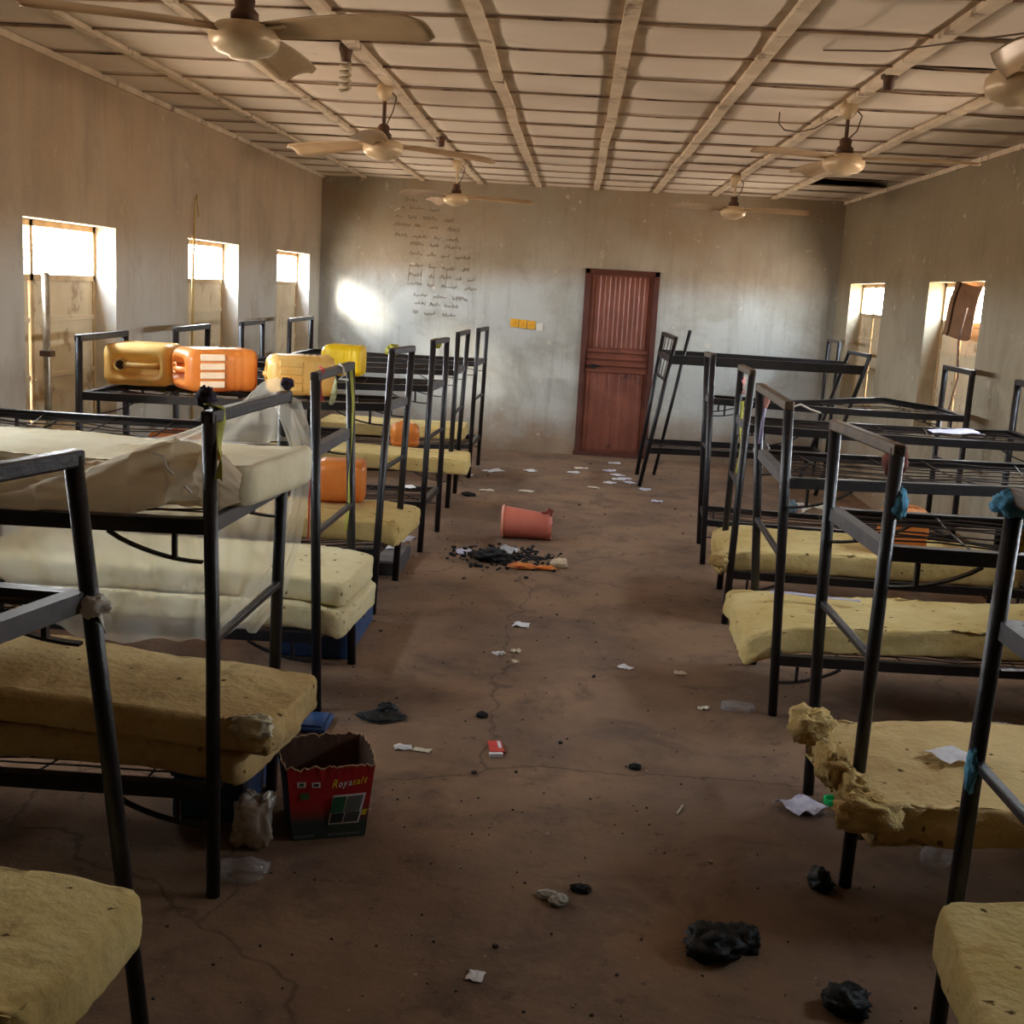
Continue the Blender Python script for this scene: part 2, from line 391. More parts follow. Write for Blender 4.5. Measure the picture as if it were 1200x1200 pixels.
# ---------------------------------------------------------------- door
DOORM = mat('brown_door_steel', (128, 72, 54), (110, 60, 46), rough=.45, metal=.1, scale=5, c3=(66, 36, 30), s3=7, t3=.6)
DOORF = mat('brown_door_frame', (92, 48, 38), (74, 38, 30), rough=.55, metal=.2, scale=6)
d = MB(); y0 = YB-.03; fw = .055
d.b2((DX0, y0, 0), (DX0+fw, YB+.08, DZ)); d.b2((DX1-fw, y0, 0), (DX1, YB+.08, DZ)); d.b2((DX0, y0, DZ-fw), (DX1, YB+.08, DZ)); d.b2((DX0-.015, y0, 0), (DX1, YB+.06, .045))
DOOR = struct(d.build('door_1', DOORF, bevel=.004))
d = MB(); d.b2((DX0+fw, YB+.03, .045), (DX1-fw, YB+.06, DZ-fw)); d.build('door_leaf', DOORM, DOOR)
def ribs(z0, z1, n):
    m = MB(); x0, x1 = DX0+fw+.03, DX1-fw-.03; yb = YB+.024
    pitch = (x1-x0)/n; prof = []
    for i in range(n):
        x = x0+pitch*i
        prof += [(x, 0), (x+pitch*.30, 0), (x+pitch*.42, .009), (x+pitch*.78, .009), (x+pitch*.9, 0)]
    prof.append((x1, 0))
    for (xa, da), (xb, db) in zip(prof, prof[1:]):
        m.quad((xa, yb-da, z0), (xb, yb-db, z0), (xb, yb-db, z1), (xa, yb-da, z1))
    for (xa, da), (xb, db) in zip(prof, prof[1:]):
        m.quad((xa, yb-da, z1), (xb, yb-db, z1), (xb, yb, z1), (xa, yb, z1))
    return m.build('ribbed_panel', DOORM, DOOR)
ribs(1.21, DZ-fw-.02, 6); ribs(.07, .93, 6)
m = MB()
for z in (.955, 1.03, 1.10, 1.175): m.box(((DX0+DX1)/2, YB+.022, z), (DX1-DX0-2*fw-.02, .03, .042))
m.build('middle_rail', DOORM, DOOR, bevel=.006)
m = MB(); m.tube([(DX0+fw+.05, YB-.0, 1.0), (DX0+fw+.16, YB-.0, 1.0)], .009); m.box((DX0+fw+.1, YB+.005, 1.0), (.05, .03, .05)); m.build('sliding_bolt', STEEL, DOOR)

# handwriting on the back wall (too faint to read in full)
INK = mat('charcoal_ink', (108, 94, 74), rough=.95)
def scribble():
    m = MB(); rr = random.Random(5)
    rows = [(-1.93, 2.68, .22), (-2.02, 2.60, .62), (-2.03, 2.50, .78), (-2.05, 2.41, .95), (-2.03, 2.30, .85), (-1.86, 2.21, .80), (-1.86, 2.11, .82),
            (-1.86, 1.98, .95), (-1.86, 1.88, .95), (-1.86, 1.78, .9), (-1.8, 1.66, .72), (-1.78, 1.57, .66), (-1.8, 1.47, .6)]
    for (x, z, L) in rows:
        e = x+L*.76; x0 = x
        while x < e:
            wl = rr.uniform(.07, .2); n = int(wl/.018); pts = []
            for i in range(n*2):
                hh = rr.choice((.012, .02, .036)) if i % 2 else rr.choice((0, 0, -.012))
                pts.append((x+i*.009+rr.uniform(-.004, .004), YB-.0015, z-.04*(x-x0)+hh))
            for p, q in zip(pts, pts[1:]): m.beam(p, q, .0035, .0022, up=(0, 1, 0))
            x += wl+rr.uniform(.03, .07)
    for x in (-1.86, -1.72, -1.58, -1.44):
        m.beam((x, YB-.0015, 1.96), (x-.01, YB-.0015, 1.78), .004, .002, up=(0, 1, 0))
    m.build('handwriting', INK, WALLB)
scribble()

# switch plates and socket beside the door
YEL = mat('yellow_switch', (226, 168, 44), (206, 150, 40), rough=.4, scale=20)
OFFW = mat('white_plastic', (214, 208, 196), rough=.4)
for i in range(3):
    p = Vector((-.665+.095*i, YB-.008, 1.425-.006*i))
    t = thing('light_switch', p, ['leftmost yellow switch plate on the back wall', 'middle one of the three yellow switch plates', 'right-hand yellow switch plate, touching the white socket'][i], 'switch', 'yellow switches on the back wall')
    MB().box(p, (.088, .016, .092)).build('plate', YEL, t, bevel=.004)
    MB().box(p+Vector((0, -.011, .0)), (.02, .008, .034)).build('rocker', YEL, t, bevel=.002)
p = Vector((-.385, YB-.006, 1.395)); t = thing('wall_socket', p, 'small white socket plate right of the yellow switches', 'socket')
MB().box(p, (.075, .012, .08)).build('plate', OFFW, t, bevel=.003); MB().box(p+Vector((0, -.007, 0)), (.04, .006, .04)).build('socket_face', OFFW, t)

# ---------------------------------------------------------------- ceiling fans
FANM = mat('fan_cream_enamel', (214, 196, 164), (196, 170, 134), rough=.35, scale=6, c3=(130, 96, 62), s3=9, t3=.62, metal=.1)
FANB = mat('fan_blade_cream', (190, 166, 132), (164, 138, 108), rough=.45, scale=4)
FAND = mat('fan_dark_fitting', (96, 62, 40), (60, 42, 32), rough=.6, scale=20)
def disc(m, c, prof, k=28):
    rs = []
    for r, z in prof: rs.append([(c[0]+r*math.cos(2*PI*j/k), c[1]+r*math.sin(2*PI*j/k), c[2]+z) for j in range(k)])
    m.rings(rs); return m
def fan(x, y, zh, angs, label, tilt=.34, R=.70):
    t = thing('ceiling_fan', (x, y, H), label, 'ceiling fan', 'ceiling fans')
    MB().tube([(x, y, H-.05), (x, y, zh+.06)], .011, 10).build('down_rod', FAND if y < 8 else FANM, t)
    disc(MB(), (x, y, H-.01), [(.03, 0), (.045, -.02), (.05, -.05), (.03, -.085), (.014, -.1)]).build('ceiling_cup', FANM, t, smooth=True)
    disc(MB(), (x, y, zh), [(.022, .125), (.034, .11), (.03, .085), (.045, .07), (.045, .045), (.03, .04)]).build('lower_cup', FAND, t, smooth=True)
    disc(MB(), (x, y, zh), [(.03, .045), (.09, .035), (.112, .015), (.116, -.012), (.108, -.035), (.085, -.055), (.05, -.064), (.045, -.072), (.012, -.074)]).build('motor_housing', FANM, t, smooth=True)
    for a in angs:
        a = math.radians(a); dx, dy = math.cos(a), math.sin(a); nx, ny = -dy, dx
        def f(u, v):
            rr = .10+(R-.10)*u; w = .045+.028*math.sin(min(1, u*1.3)*PI*.5)
            if u > .93: w *= 1-.35*((u-.93)/.07)**2
            s = (v-.5)*2*w; z = zh+.012+s*tilt-.022*u*u+.012*(1-(2*v-1)**2)
            return (x+dx*rr+nx*s, y+dy*rr+ny*s, z)
        bl = MB().grid(f, 16, 5).build('blade', FANB, t, smooth=True, solid=.004)
        MB().beam((x+dx*.08, y+dy*.08, zh+.018), (x+dx*.17, y+dy*.17, zh+.022), .04, .006).build('blade_bracket', FANM, bl)
    # loose supply wire beside the rod
    w = [(x+.012, y, H-.03), (x+.07, y-.02, H-.09), (x+.05, y-.02, H-.17), (x+.013, y, zh+.12)]
    MB().tube(w, .004, 6).build('supply_wire', FAND, t)
    return t
fan(-1.13, 4.08, 2.575, (-25, 88, 215), 'nearest ceiling fan on the left, cut by the top of the frame', tilt=-.32)
fan(-1.15, 7.07, 2.56, (32, 150, 270), 'middle ceiling fan of the left row, long blades spread both ways')
fan(-1.13, 11.09, 2.57, (-5, 115, 235), 'small distant ceiling fan before the writing on the back wall')
fan(1.38, 4.12, 2.55, (250, 28), 'nearest ceiling fan on the right, cut by the right edge')
fan(1.41, 6.9, 2.59, (-20, 100, 220), 'middle ceiling fan of the right row, pale blade pointing right', tilt=.12)
fan(1.35, 11.15, 2.59, (-25, 95, 215), 'small distant ceiling fan of the right row, near the dark ceiling hole')

# bulb holders / spiral bulb
t = thing('spiral_bulb', (-1.17, 6.0, H), 'dirty spiral energy-saving bulb hanging above the left row', 'light bulb')
disc(MB(), (-1.17, 6.0, H), [(.03, -.005), (.034, -.03), (.026, -.06), (.024, -.085)]).build('holder', FAND, t, smooth=True)
pts = [(-1.17+.024*math.cos(a*.35), 6.0+.024*math.sin(a*.35), H-.09-.0016*a) for a in range(0, 85)]
MB().tube(pts, .0075, 6).build('glass_spiral', mat('bulb_glass', (190, 176, 150), rough=.3), t, smooth=True)
for (x, y, lab) in ((-1.09, 9.4, 'empty brown bulb holder on the ceiling, left row'), (1.41, 6.05, 'empty dark bulb holder on the ceiling, right row')):
    t = thing('bulb_holder', (x, y, H), lab, 'bulb holder', 'empty bulb holders')
    disc(MB(), (x, y, H), [(.04, -.02), (.042, -.035), (.028, -.045), (.024, -.09), (.018, -.092)]).build('holder', FAND, t, smooth=True)
t = tag(MB().tube([(1.1, 7.3, 2.89), (1.1, 7.3, 2.83), (1.13, 7.27, 2.79), (1.2, 7.22, 2.775), (1.28, 7.15, 2.79), (1.37, 7.0, 2.84)], .004, 6).build('loose_wire', FAND), 'thin loose wire drooping from the ceiling beside the right fan', 'wire')
t = tag(MB().tube([(1.0, 5.55, 2.9), (1.2, 5.2, 2.84), (1.33, 4.6, 2.77), (1.4, 4.2, 2.72)], .0035, 6).build('loose_wire', FAND), 'long loose wire running to the fan at the right edge', 'wire')

# ---------------------------------------------------------------- bunk beds
ZTOP, ZU, ZLW = 1.44, 1.13, .34
def lerp(a, b, t): return a+(b-a)*t
def bed(label, side, n0, n1, f0, f1, wy=None, wx=2.68, zu=ZU, zl=.34, seed=0, topmat=STEEL, mesh_u=True, mesh_l=True, strut=True, wlean=0, far_peak=0, ztop=ZTOP, crossmat=STEELG):
    """n0,n1 near aisle post foot/top (x,y); f0,f1 far aisle post foot/top."""
    rr = random.Random(seed); s = side
    n0, n1, f0, f1 = [Vector((p[0], p[1], 0)) for p in (n0, n1, f0, f1)]
    n1.z = f1.z = ztop
    wn0 = Vector((s*wx, (wy or (n0.y, f0.y))[0], 0)); wf0 = Vector((s*wx, (wy or (n0.y, f0.y))[1], 0))
    wn1 = wn0+Vector((wlean, 0, ztop)); wf1 = wf0+Vector((wlean, 0, ztop))
    base = (n0+f0+wn0+wf0)/4
    t = thing('bunk_bed', base, label, 'bunk bed', 'steel bunk beds')
    P = lambda a, b, z: a+(b-a)*(z/ztop)
    r = .0205
    for a, b in ((n0, n1), (f0, f1), (wn0, wn1), (wf0, wf1)):
        mid = (a+b)/2+Vector((rr.uniform(-.004, .004), rr.uniform(-.006, .006), 0))
        MB().tube([a, mid, b+Vector((0, 0, -.012))], r, 12).build('post', STEEL, t, smooth=True)
    for a, b in ((n1, f1), (wn1, wf1)):
        dz = Vector((0, 0, -.018))
        tb = MB(); ext = (b-a).normalized()*.019
        tb.beam(a+dz-ext, b+dz+ext, .038, .036)
        tb.build('top_bar', topmat if a is n1 else STEEL, t, bevel=.006)
    for a, b, c, d in ((n0, n1, f0, f1), (wn0, wn1, wf0, wf1)):
        if not strut: continue
        MB().beam(P(a, b, .775), P(c, d, .775), .022, .022).build('side_strut', STEEL, t, bevel=.003)
    for lev, z, mesh in (('upper', zu, mesh_u), ('lower', zl, mesh_l)):
        A, B, Cc, D = P(n0, n1, z), P(f0, f1, z), P(wf0, wf1, z), P(wn0, wn1, z)
        def rail(p, q, up=0, peak=0, m=STEEL, nm='rail'):
            mb = MB()
            segs = 8 if peak or up else 1
            pr = None
            for i in range(segs+1):
                u = i/segs; c = p.lerp(q, u); c = c+Vector((0, 0, -up*4*u*(1-u)+(peak*max(0, 1-abs(u-.72)/.3) if peak else 0)))
                if pr is not None:
                    mb.beam(pr+Vector((0, 0, -.02)), c+Vector((0, 0, -.02)), .006, .042)
                    inn = (A+Cc)/2-(p+q)/2; inn.z = 0; inn.normalize()
                    mb.beam(pr+inn*.018, c+inn*.018, .04, .006)
                pr = c
            return mb.build(nm, m, t)
        off = Vector((0, .022, 0))
        rail(A+off*0+Vector((s*.0, .0, 0)), D, rr.uniform(0, .012))
        rail(B, Cc, rr.uniform(0, .012), far_peak if lev == 'upper' else 0)
        rail(A, B, m=crossmat if lev == 'upper' else STEEL, nm='end_rail'); rail(D, Cc, nm='end_rail')
        if mesh:
            w = MB(); n = 11; sg = rr.uniform(.015, .05)
            def pt(u, v):
                p = A.lerp(D, u).lerp(B.lerp(Cc, u), v); p.z -= .012+sg*4*u*(1-u)*math.sin(PI*min(max(v, .0), 1)); return p
            for i in range(1, n):
                v = i/n; js = [rr.uniform(-.012, .012) for _ in range(9)]
                w.tube([pt(u/8, v)+Vector((0, js[u], js[(u+3) % 9]*.8 if 0 < u < 8 else 0)) for u in range(9)], .0032, 5)
            for i in range(1, 6):
                u = i/6+rr.uniform(-.03, .03); o2 = rr.uniform(-.08, .08)
                w.tube([pt(min(1, max(0, u+o2*(v/6-.5))), v/6)+Vector((0, 0, .003)) for v in range(7)], .0036, 5)
            w.build('spring_mesh', WIRE, t)
        # curved brackets under the rails next to the posts
        for (a, d2) in ((A, 1), (D, -1), (B, 1), (Cc, -1)):
            dirx = (D-A).normalized()*d2; br = MB()
            pts = []
            for i in range(9):
                u = i/8; pts.append(a+dirx*(.02+.27*u)+Vector((0, 0, -.045-.075*math.cos(u*PI*.5)**.8 if u < 1 else -.045)))
            for p, q in zip(pts, pts[1:]): br.beam(p, q, .022, .007)
            k2 = a+dirx*.10; br.beam(k2+Vector((0, 0, -.04)), k2+Vector((0, 0, -.118)), .012, .018, up=(0, 1, 0))
            br.build('curved_bracket', STEEL, t)
    return t
def gxy(px, py): p = G(px, py); return (p.x, p.y)
def txy(px, py, z=ZTOP): p = G(px, py, z); return (p.x, p.y)
L0t = txy(85, 527); L0f = gxy(166, 1212)
bed('black steel bunk in the lower left corner, its leaning post nearest the camera', -1, (-1.12, 1.72), (-1.2, 1.75), L0f, L0t, wy=(1.8, 2.55), seed=1, strut=False)
bed('black steel bunk draped with a pale mosquito net, left row', -1, gxy(250, 1050), txy(245, 477, 1.45), (-.98, 4.02), txy(335, 458), wy=(3.25, 3.98), seed=2, zu=1.13)
bed('bunk behind the netted one, red and white strings tied to its top bar', -1, gxy(371, 833), txy(370, 436), gxy(412, 778), txy(411, 424), wy=(4.8, 5.5), seed=3, mesh_l=True)
bed('left row bunk with big yellow jerrycans lying on its upper level', -1, gxy(436, 720), txy(460, 408), gxy(463, 680), txy(483, 405), wy=(6.42, 7.1), seed=4, wx=2.66)
bed('left row bunk holding the single bright lemon jerrycan up top', -1, gxy(492, 647), txy(508, 398), gxy(512, 623), txy(524, 395), wy=(7.9, 8.6), wx=2.62, seed=5)
bed('second bunk from the back wall, left row, beige mattress sticking out', -1, gxy(524, 595), txy(537, 389), gxy(532.5, 578), txy(549, 386), wy=(9.35, 9.98), wx=2.58, seed=6)
bed('last bunk of the left row, closest to the back wall', -1, gxy(549, 560), txy(561, 384.5), gxy(560, 545), txy(571, 382.5), wy=(10.6, 11.5), wx=2.5, seed=7)
bed('black steel bunk at the right edge, light blue rag round its post', 1, (1.03, 2.08), (1.03, 2.1), (1.02, 2.79), (1.015, 2.72), seed=8, topmat=STEELB, zl=.30)
bed('right row bunk with red and blue rags tied down its near post', 1, gxy(990, 1038), txy(1053, 520), gxy(947, 930), txy(980, 492), wy=(3.6, 4.3), seed=9, topmat=STEELB, zl=.30)
bed('right row bunk with a pink spoon stuck on its far post', 1, gxy(905, 838), txy(925, 470), gxy(882, 778), txy(891, 449), wy=(5.2, 5.92), seed=10, topmat=STEELB, zl=.30, zu=1.12)
bed('right row bunk with a yellow-green ribbon hanging between its posts', 1, gxy(849, 731), txy(882, 433), gxy(843, 690), txy(869, 427), wy=(6.7, 7.4), seed=11, topmat=STEELB, zl=.30)
bed('fifth bunk of the right row, small mesh platform bent up near the window', 1, gxy(823, 661), txy(836, 414), gxy(819, 637), txy(829, 412), wy=(8.25, 8.85), seed=12, topmat=STEELB, zl=.30, far_peak=.06)
# the leaning, half collapsed bunk by the back wall
def leaning_bed():
    t = thing('bunk_bed', (1.7, 11.85, 0), 'half-collapsed bunk leaning sideways against the back wall right of the door', 'bunk bed', 'steel bunk beds')
    a0, a1 = G(749, 570), Vector((.97, 11.6, 1.42)); b0 = G(746, 556); b1 = Vector((.90, 12.3, 1.44))
    c0 = Vector((2.42, 11.6, 0)); c1 = Vector((2.80, 11.6, 1.36)); d0 = Vector((2.38, 12.3, 0)); d1 = Vector((2.76, 12.3, 1.36))
    for a, b in ((a0, a1), (b0, b1), (c0, c1), (d0, d1)): MB().tube([a, b], .0205, 10).build('post', STEEL, t, smooth=True)
    MB().beam(a1, b1, .036, .036).build('top_bar', STEEL, t); MB().beam(c1, d1, .036, .036).build('top_bar', STEEL, t)
    q = lambda a, b, f: a.lerp(b, f)
    MB().beam(q(a0, a1, .72), q(b0, b1, .72), .02, .02).build('side_strut', STEEL, t)
    for k in range(3): MB().tube([q(a1, b1, .25+.25*k), q(q(a0, a1, .72), q(b0, b1, .72), .25+.25*k)], .005, 5).build('end_wire', WIRE, t)
    U = [q(a0, a1, .86), q(b0, b1, .86), q(d0, d1, .9), q(c0, c1, .9)]
    Lw = [Vector((.80, 11.6, .34)), Vector((.80, 12.3, .34)), Vector((2.5, 12.3, .36)), Vector((2.5, 11.6, .36))]
    for A, B, C_, D in (U, Lw):
        for p, r_ in ((A, D), (B, C_)): MB().beam(p, r_, .03, .085 if A is U[0] else .06).build('rail', STEEL, t)
        for p, r_ in ((A, B), (D, C_)): MB().beam(p, r_, .03, .05).build('end_rail', STEEL, t)
        w = MB()
        for i in range(1, 9):
            v = i/9; w.tube([A.lerp(B, v), ((A.lerp(B, v)+D.lerp(C_, v))/2)+Vector((0, 0, -.035)), D.lerp(C_, v)], .0035, 5)
        w.build('spring_mesh', WIRE, t)
leaning_bed()
t = thing('metal_pole', (.93, 12.35, 0), 'thin steel pole leaning beside the collapsed bunk at the back', 'pole')
MB().tube([G(766, 556), Vector((1.15, 12.2, 1.47))], .018, 8).build('shaft', STEEL, t, smooth=True)
MB().box(Vector((1.15, 12.2, 1.475)), (.03, .05, .03)).build('welded_tab', STEEL, t)
def lone_frame():
    t = thing('bed_end_frame', (2.72, 12.6, 0), 'upright steel bed end standing alone in the back right corner', 'bed frame')
    a, b = Vector((2.66, 12.42, 0)), Vector((2.66, 12.95, 0)); h = Vector((.02, 0, 1.45))
    for p in (a, b): MB().tube([p, p+h], .019, 8).build('post', STEEL, t, smooth=True)
    MB().beam(a+h, b+h, .034, .034).build('top_bar', STEELB, t)
lone_frame()

# ---------------------------------------------------------------- mattresses
def mattress(label, A, B, C_, D, z0, th, m=None, seed=0, sag=None, ragged=.006, nu=56, nv=28, r=.015, group='bare foam mattresses', torn=(), flap=()):
    """A near-aisle, B far-aisle, C far-wall, D near-wall (x,y)."""
    A, B, C_, D = [Vector((p[0], p[1])) for p in (A, B, C_, D)]
    m = m or FOAMA
    base = (A+B+C_+D)/4
    t = thing('mattress', (base.x, base.y, z0), label, 'mattress', group)
    mb = MB()
    K = 7
    def prof(k):   # side profile: (inset, height)
        a = k/K
        if a < .3: q = a/.3; return (r*(1-math.sin(q*PI/2)), r*(1-math.cos(q*PI/2)))
        if a > .7: q = (a-.7)/.3; return (r*(1-math.cos(q*PI/2)), th-r+r*math.sin(q*PI/2))
        return (0, lerp(r, th-r, (a-.3)/.4))
    L = ((A-D).length+(B-C_).length)/2; W = (A-B).length
    def base_pt(u, v): return A.lerp(D, u).lerp(B.lerp(C_, u), v)
    per = []
    for i in range(nu): per.append((i/nu, 0))
    for j in range(nv): per.append((1, j/nv))
    for i in range(nu): per.append((1-i/nu, 1))
    for j in range(nv): per.append((0, 1-j/nv))
    def disp(p, top, edge=0):
        n = noise.noise(Vector((p.x*2.2, p.y*2.2, seed*3.1)))*.008+noise.noise(Vector((p.x*8, p.y*8, seed*1.3)))*.006
        n += noise.noise(Vector((p.x*26, p.y*26, seed)))*.003
        return n
    def shp(u, v, ins, z, top):
        # superelliptic corner rounding
        cu, cv = (u-.5)*2, (v-.5)*2
        cr = .05
        p2 = base_pt(u, v); c = (base_pt(.5, .5))
        du = min(u, 1-u)*L; dv = min(v, 1-v)*W
        if du < cr and dv < cr:
            ex, ey = cr-du, cr-dv; d = math.hypot(ex, ey)
            if d > cr:
                k2 = (d-cr)
                dirv = (base_pt(.5, .5)-p2).normalized(); p2 = p2+dirv*k2*1.0
        uu = (D-A).normalized(); vv = (B-A).normalized()
        e = uu*(ins*(1 if u == 0 else -1 if u == 1 else 0))+vv*(ins*(1 if v == 0 else -1 if v == 1 else 0))
        p2 = p2+e
        zz = z0+z
        s = sag(u, v) if sag else 0
        wob = 0
        if u in (0, 1) or v in (0, 1):
            w = noise.noise(Vector((p2.x*7, p2.y*7, z*12+seed*5)))*ragged*1.6+noise.noise(Vector((p2.x*24, p2.y*24, z*30+seed)))*ragged
            for (tu, tv, tr, td) in torn:
                dd = math.hypot((u-tu)*L, (v-tv)*W)
                if dd < tr: w += -(td*(1-dd/tr))*(.6+.9*noise.noise(Vector((p2.x*30, p2.y*30, z*40+seed)))) - td*.3*abs(noise.noise(Vector((p2.x*60, p2.y*60, z*60))))
            out = (uu*(-1 if u == 0 else 1 if u == 1 else 0)+vv*(-1 if v == 0 else 1 if v == 1 else 0)); p2 = p2+out*w
        d = disp(p2, top)
        return Vector((p2.x, p2.y, zz+s+(d if top else d*.3*(z/th))))
    rings = []
    for k in range(K+1):
        ins, z = prof(k); ring = []
        for (u, v) in per: ring.append(shp(u, v, ins, z, z > th*.6))
        rings.append(ring)
    n0 = len(mb.v); k = len(per)
    for rg in rings: mb.v += rg
    for i in range(K):
        for j in range(k):
            a = n0+i*k+j; b = n0+i*k+(j+1) % k; mb.f.append((a, b, b+k, a+k)); mb.m.append(0)
    # caps: interior grids joined to first and last ring
    def ringidx(i, j):
        if j == 0 and i < nu: return i
        if i == nu and j < nv: return nu+j
        if j == nv and i > 0: return nu+nv+(nu-i)
        return 2*nu+nv+(nv-j) if i == 0 and j > 0 else 0
    for (ri, z, flip) in ((0, 0, True), (K, th, False)):
        idx = {}
        for i in range(nu+1):
            for j in range(nv+1):
                if i in (0, nu) or j in (0, nv): idx[i, j] = n0+ri*k+ringidx(i, j)
                else:
                    idx[i, j] = len(mb.v); u, v = i/nu, j/nv; p2 = base_pt(u, v)
                    edge = min(min(u, 1-u)*L, min(v, 1-v)*W)
                    pit = 0
                    if z > 0:
                        q = noise.noise(Vector((p2.x*13+seed, p2.y*13, seed*2.7)))
                        pit = -.010*max(0, q-.38)/.3
                        for (tu, tv, tr, td) in torn:
                            dd = math.hypot((u-tu)*L, (v-tv)*W)
                            if dd < tr*.8: pit += .02*noise.noise(Vector((p2.x*35, p2.y*35, seed)))*(1-dd/tr)
                    zz = z0+z+(sag(u, v) if sag else 0)+(disp(p2, 1)+pit if z > 0 else 0)
                    mb.v.append(Vector((p2.x, p2.y, zz)))
        for i in range(nu):
            for j in range(nv):
                q = (idx[i, j], idx[i+1, j], idx[i+1, j+1], idx[i, j+1])
                mb.f.append(q[::-1] if flip else q); mb.m.append(0)
    mb.build('foam_slab', m, t, smooth=True)
    for (px, rad, sd, mm) in flap:
        torn_lump(px, rad, sd, mm, t, boxy=.7, crumple=.1)
    return t
def torn_lump(p, rad, seed, m, parent, name='torn_edge', boxy=1.0, crumple=0.0, hf=.14):
    rs = []; K = 22; k = 32
    for i in range(K+1):
        th = PI*i/K
        ring = []
        for j in range(k):
            a = 2*PI*j/k; v = Vector((math.sin(th)*math.cos(a), math.sin(th)*math.sin(a), math.cos(th)))
            v = Vector([math.copysign(abs(c_)**boxy, c_) for c_ in v])
            d = 1-crumple*abs(noise.noise(v*3.1+Vector((seed, 9, 0))))*1.6-crumple*abs(noise.noise(v*6.5+Vector((seed, 5, 0))))+.35*noise.noise(v*1.8+Vector((seed, 0, 0)))+.3*abs(noise.noise(v*4+Vector((seed, 3, 0))))+hf*noise.noise(v*10)
            ring.append(Vector(p)+Vector((v.x*rad[0]*d, v.y*rad[1]*d, v.z*rad[2]*d)))
        rs.append(ring)
    return MB().rings(rs).build(name, m, parent, smooth=True)
def g2(px, py, z): p = G(px, py, z); return (p.x, p.y)
# left row
def droop(amt, w=.12):
    return lambda u, v: -amt*max(0, 1-u/w)**1.6
mattress('thick bare mattress in the bottom left corner, pitted top', g2(25, 1195, .47), g2(174, 1038, .47), (-2.55, 2.62), (-2.55, 1.9), .35, .125, FOAMA, 1, droop(.02), torn=[(.0, 0.05, .12, .03)])
mattress('upper foam of the two stacked under the net, torn white corner', (-.80, 3.31), g2(376, 774, .58), (-2.58, 3.93), (-2.58, 3.30), .462, .105, FOAMC, 2, lambda u, v: -.045*max(0, 1-u/.22)**1.3*(1-.3*v)-.012*math.sin(u*9), torn=[(0.05, 0, .16, .035)],
         flap=[(Vector((-.875, 3.315, .515)), (.062, .02, .034), 3, FOAMW)])
mattress('lower foam of the two stacked under the net', (-.90, 3.34), (-.83, 3.86), (-2.56, 3.93), (-2.56, 3.32), .352, .105, FOAMC, 3, lambda u, v: -.05*max(0, 1-u/.2)**1.3, torn=[(.6, 0, .25, .03), (.9, 0, .2, .03)])
mattress('pale upper mattress of the pair on the second bunk', (-.90, 4.9), g2(441, 642, .58), (-2.55, 5.55), (-2.55, 4.88), .47, .105, FOAMB, 4, lambda u, v: -.03*max(0, 1-u/.15)**1.4, ragged=.004)
mattress('pale lower mattress of the pair on the second bunk', (-.90, 4.86), (-.85, 5.5), (-2.3, 5.52), (-2.3, 4.88), .352, .108, FOAMB, 5, lambda u, v: -.04*max(0, 1-u/.15)**1.4, ragged=.004)
mattress('single foam mattress under the tall orange jerrycan, left row', g2(468, 612, .47), g2(494, 586, .47), (-2.55, 7.12), (-2.55, 6.55), .35, .115, FOAMA, 6, lambda u, v: -.035*max(0, 1-u/.15)**1.4, torn=[(0, .1, .2, .035)],
         flap=[(G(452, 618, .42)+Vector((0.02, 0, -.01)), (.06, .035, .045), 8, TORN)])
mattress('beige mattress jutting into the aisle near the back, left row', g2(548, 541, .46), g2(552, 531, .46), (-2.5, 10.0), (-2.5, 9.4), .35, .12, FOAMA, 7, torn=[(.12, 0, .12, .03)])
mattress('flat mattress on the last bunk before the back wall', (-.98, 11.45), g2(549, 495, .46), (-2.4, 12.0), (-2.4, 11.3), .35, .11, FOAMA, 8, nu=30, nv=14)
mattress('whitish mattress on the upper level beneath the mosquito net', (-.92, 3.46), (-.84, 3.98), (-2.58, 3.95), (-2.58, 3.42), 1.135, .125, FOAMW, 9, lambda u, v: -.006*math.sin(u*7), ragged=.003, r=.022)
# right row
mattress('mattress in the lower right corner, coarse pitted top', g2(1158, 1200, .45), g2(1099, 1044, .45), (2.6, 2.82), (2.6, 2.15), .302, .135, FOAMA, 11, droop(.01), torn=[(.25, 1, .2, .03)])
mattress('foam mattress with ragged torn end, white paper lying on it', g2(1020, 940, .43), g2(935, 832, .43), (2.6, 4.15), (2.6, 3.38), .300, .122, FOAMC, 12, lambda u, v: -.02*max(0, 1-u/.2), ragged=.012, torn=[(0, .5, .55, .05), (0, .9, .3, .05), (0.05, 0, .2, .03)],
         flap=[(G(1018, 950, .40)+Vector((0, .0, -.01)), (.085, .05, .05), 4, TORN), (G(950, 850, .41), (.07, .07, .055), 5, TORN), (G(975, 895, .40), (.045, .11, .05), 6, TORN), (G(1002, 925, .38), (.04, .07, .05), 9, TORN)])
mattress('mattress with a drooping corner and crumbling near edge, right row', (at(873, 757, 5.25).x, 5.25), g2(850, 684, .42), (2.62, 5.75), (2.62, 5.24), .292, .122, FOAMA, 13,
         lambda u, v: -.07*max(0, 1-u/.16)**1.5*(1-v)-.02*max(0, 1-u/.12)+.05*math.exp(-((u-.85)/.12)**2)-.012*math.sin(u*8), ragged=.012, torn=[(.3, 0, .25, .03), (.55, 0, .25, .035), (.45, 1, .3, .03)])
mattress('mattress with one hollow corner hole, fourth bunk of right row', (at(840, 653, 6.78).x, 6.78), g2(835, 611, .42), (2.62, 7.4), (2.62, 6.76), .298, .12, FOAMA, 14,
         lambda u, v: -.04*max(0, 1-u/.12)**1.5, ragged=.008, torn=[(0.03, 0, .12, .03), (.42, 0, .15, .03)], flap=[(G(842, 656, .37), (.05, .025, .04), 12, TORN)])

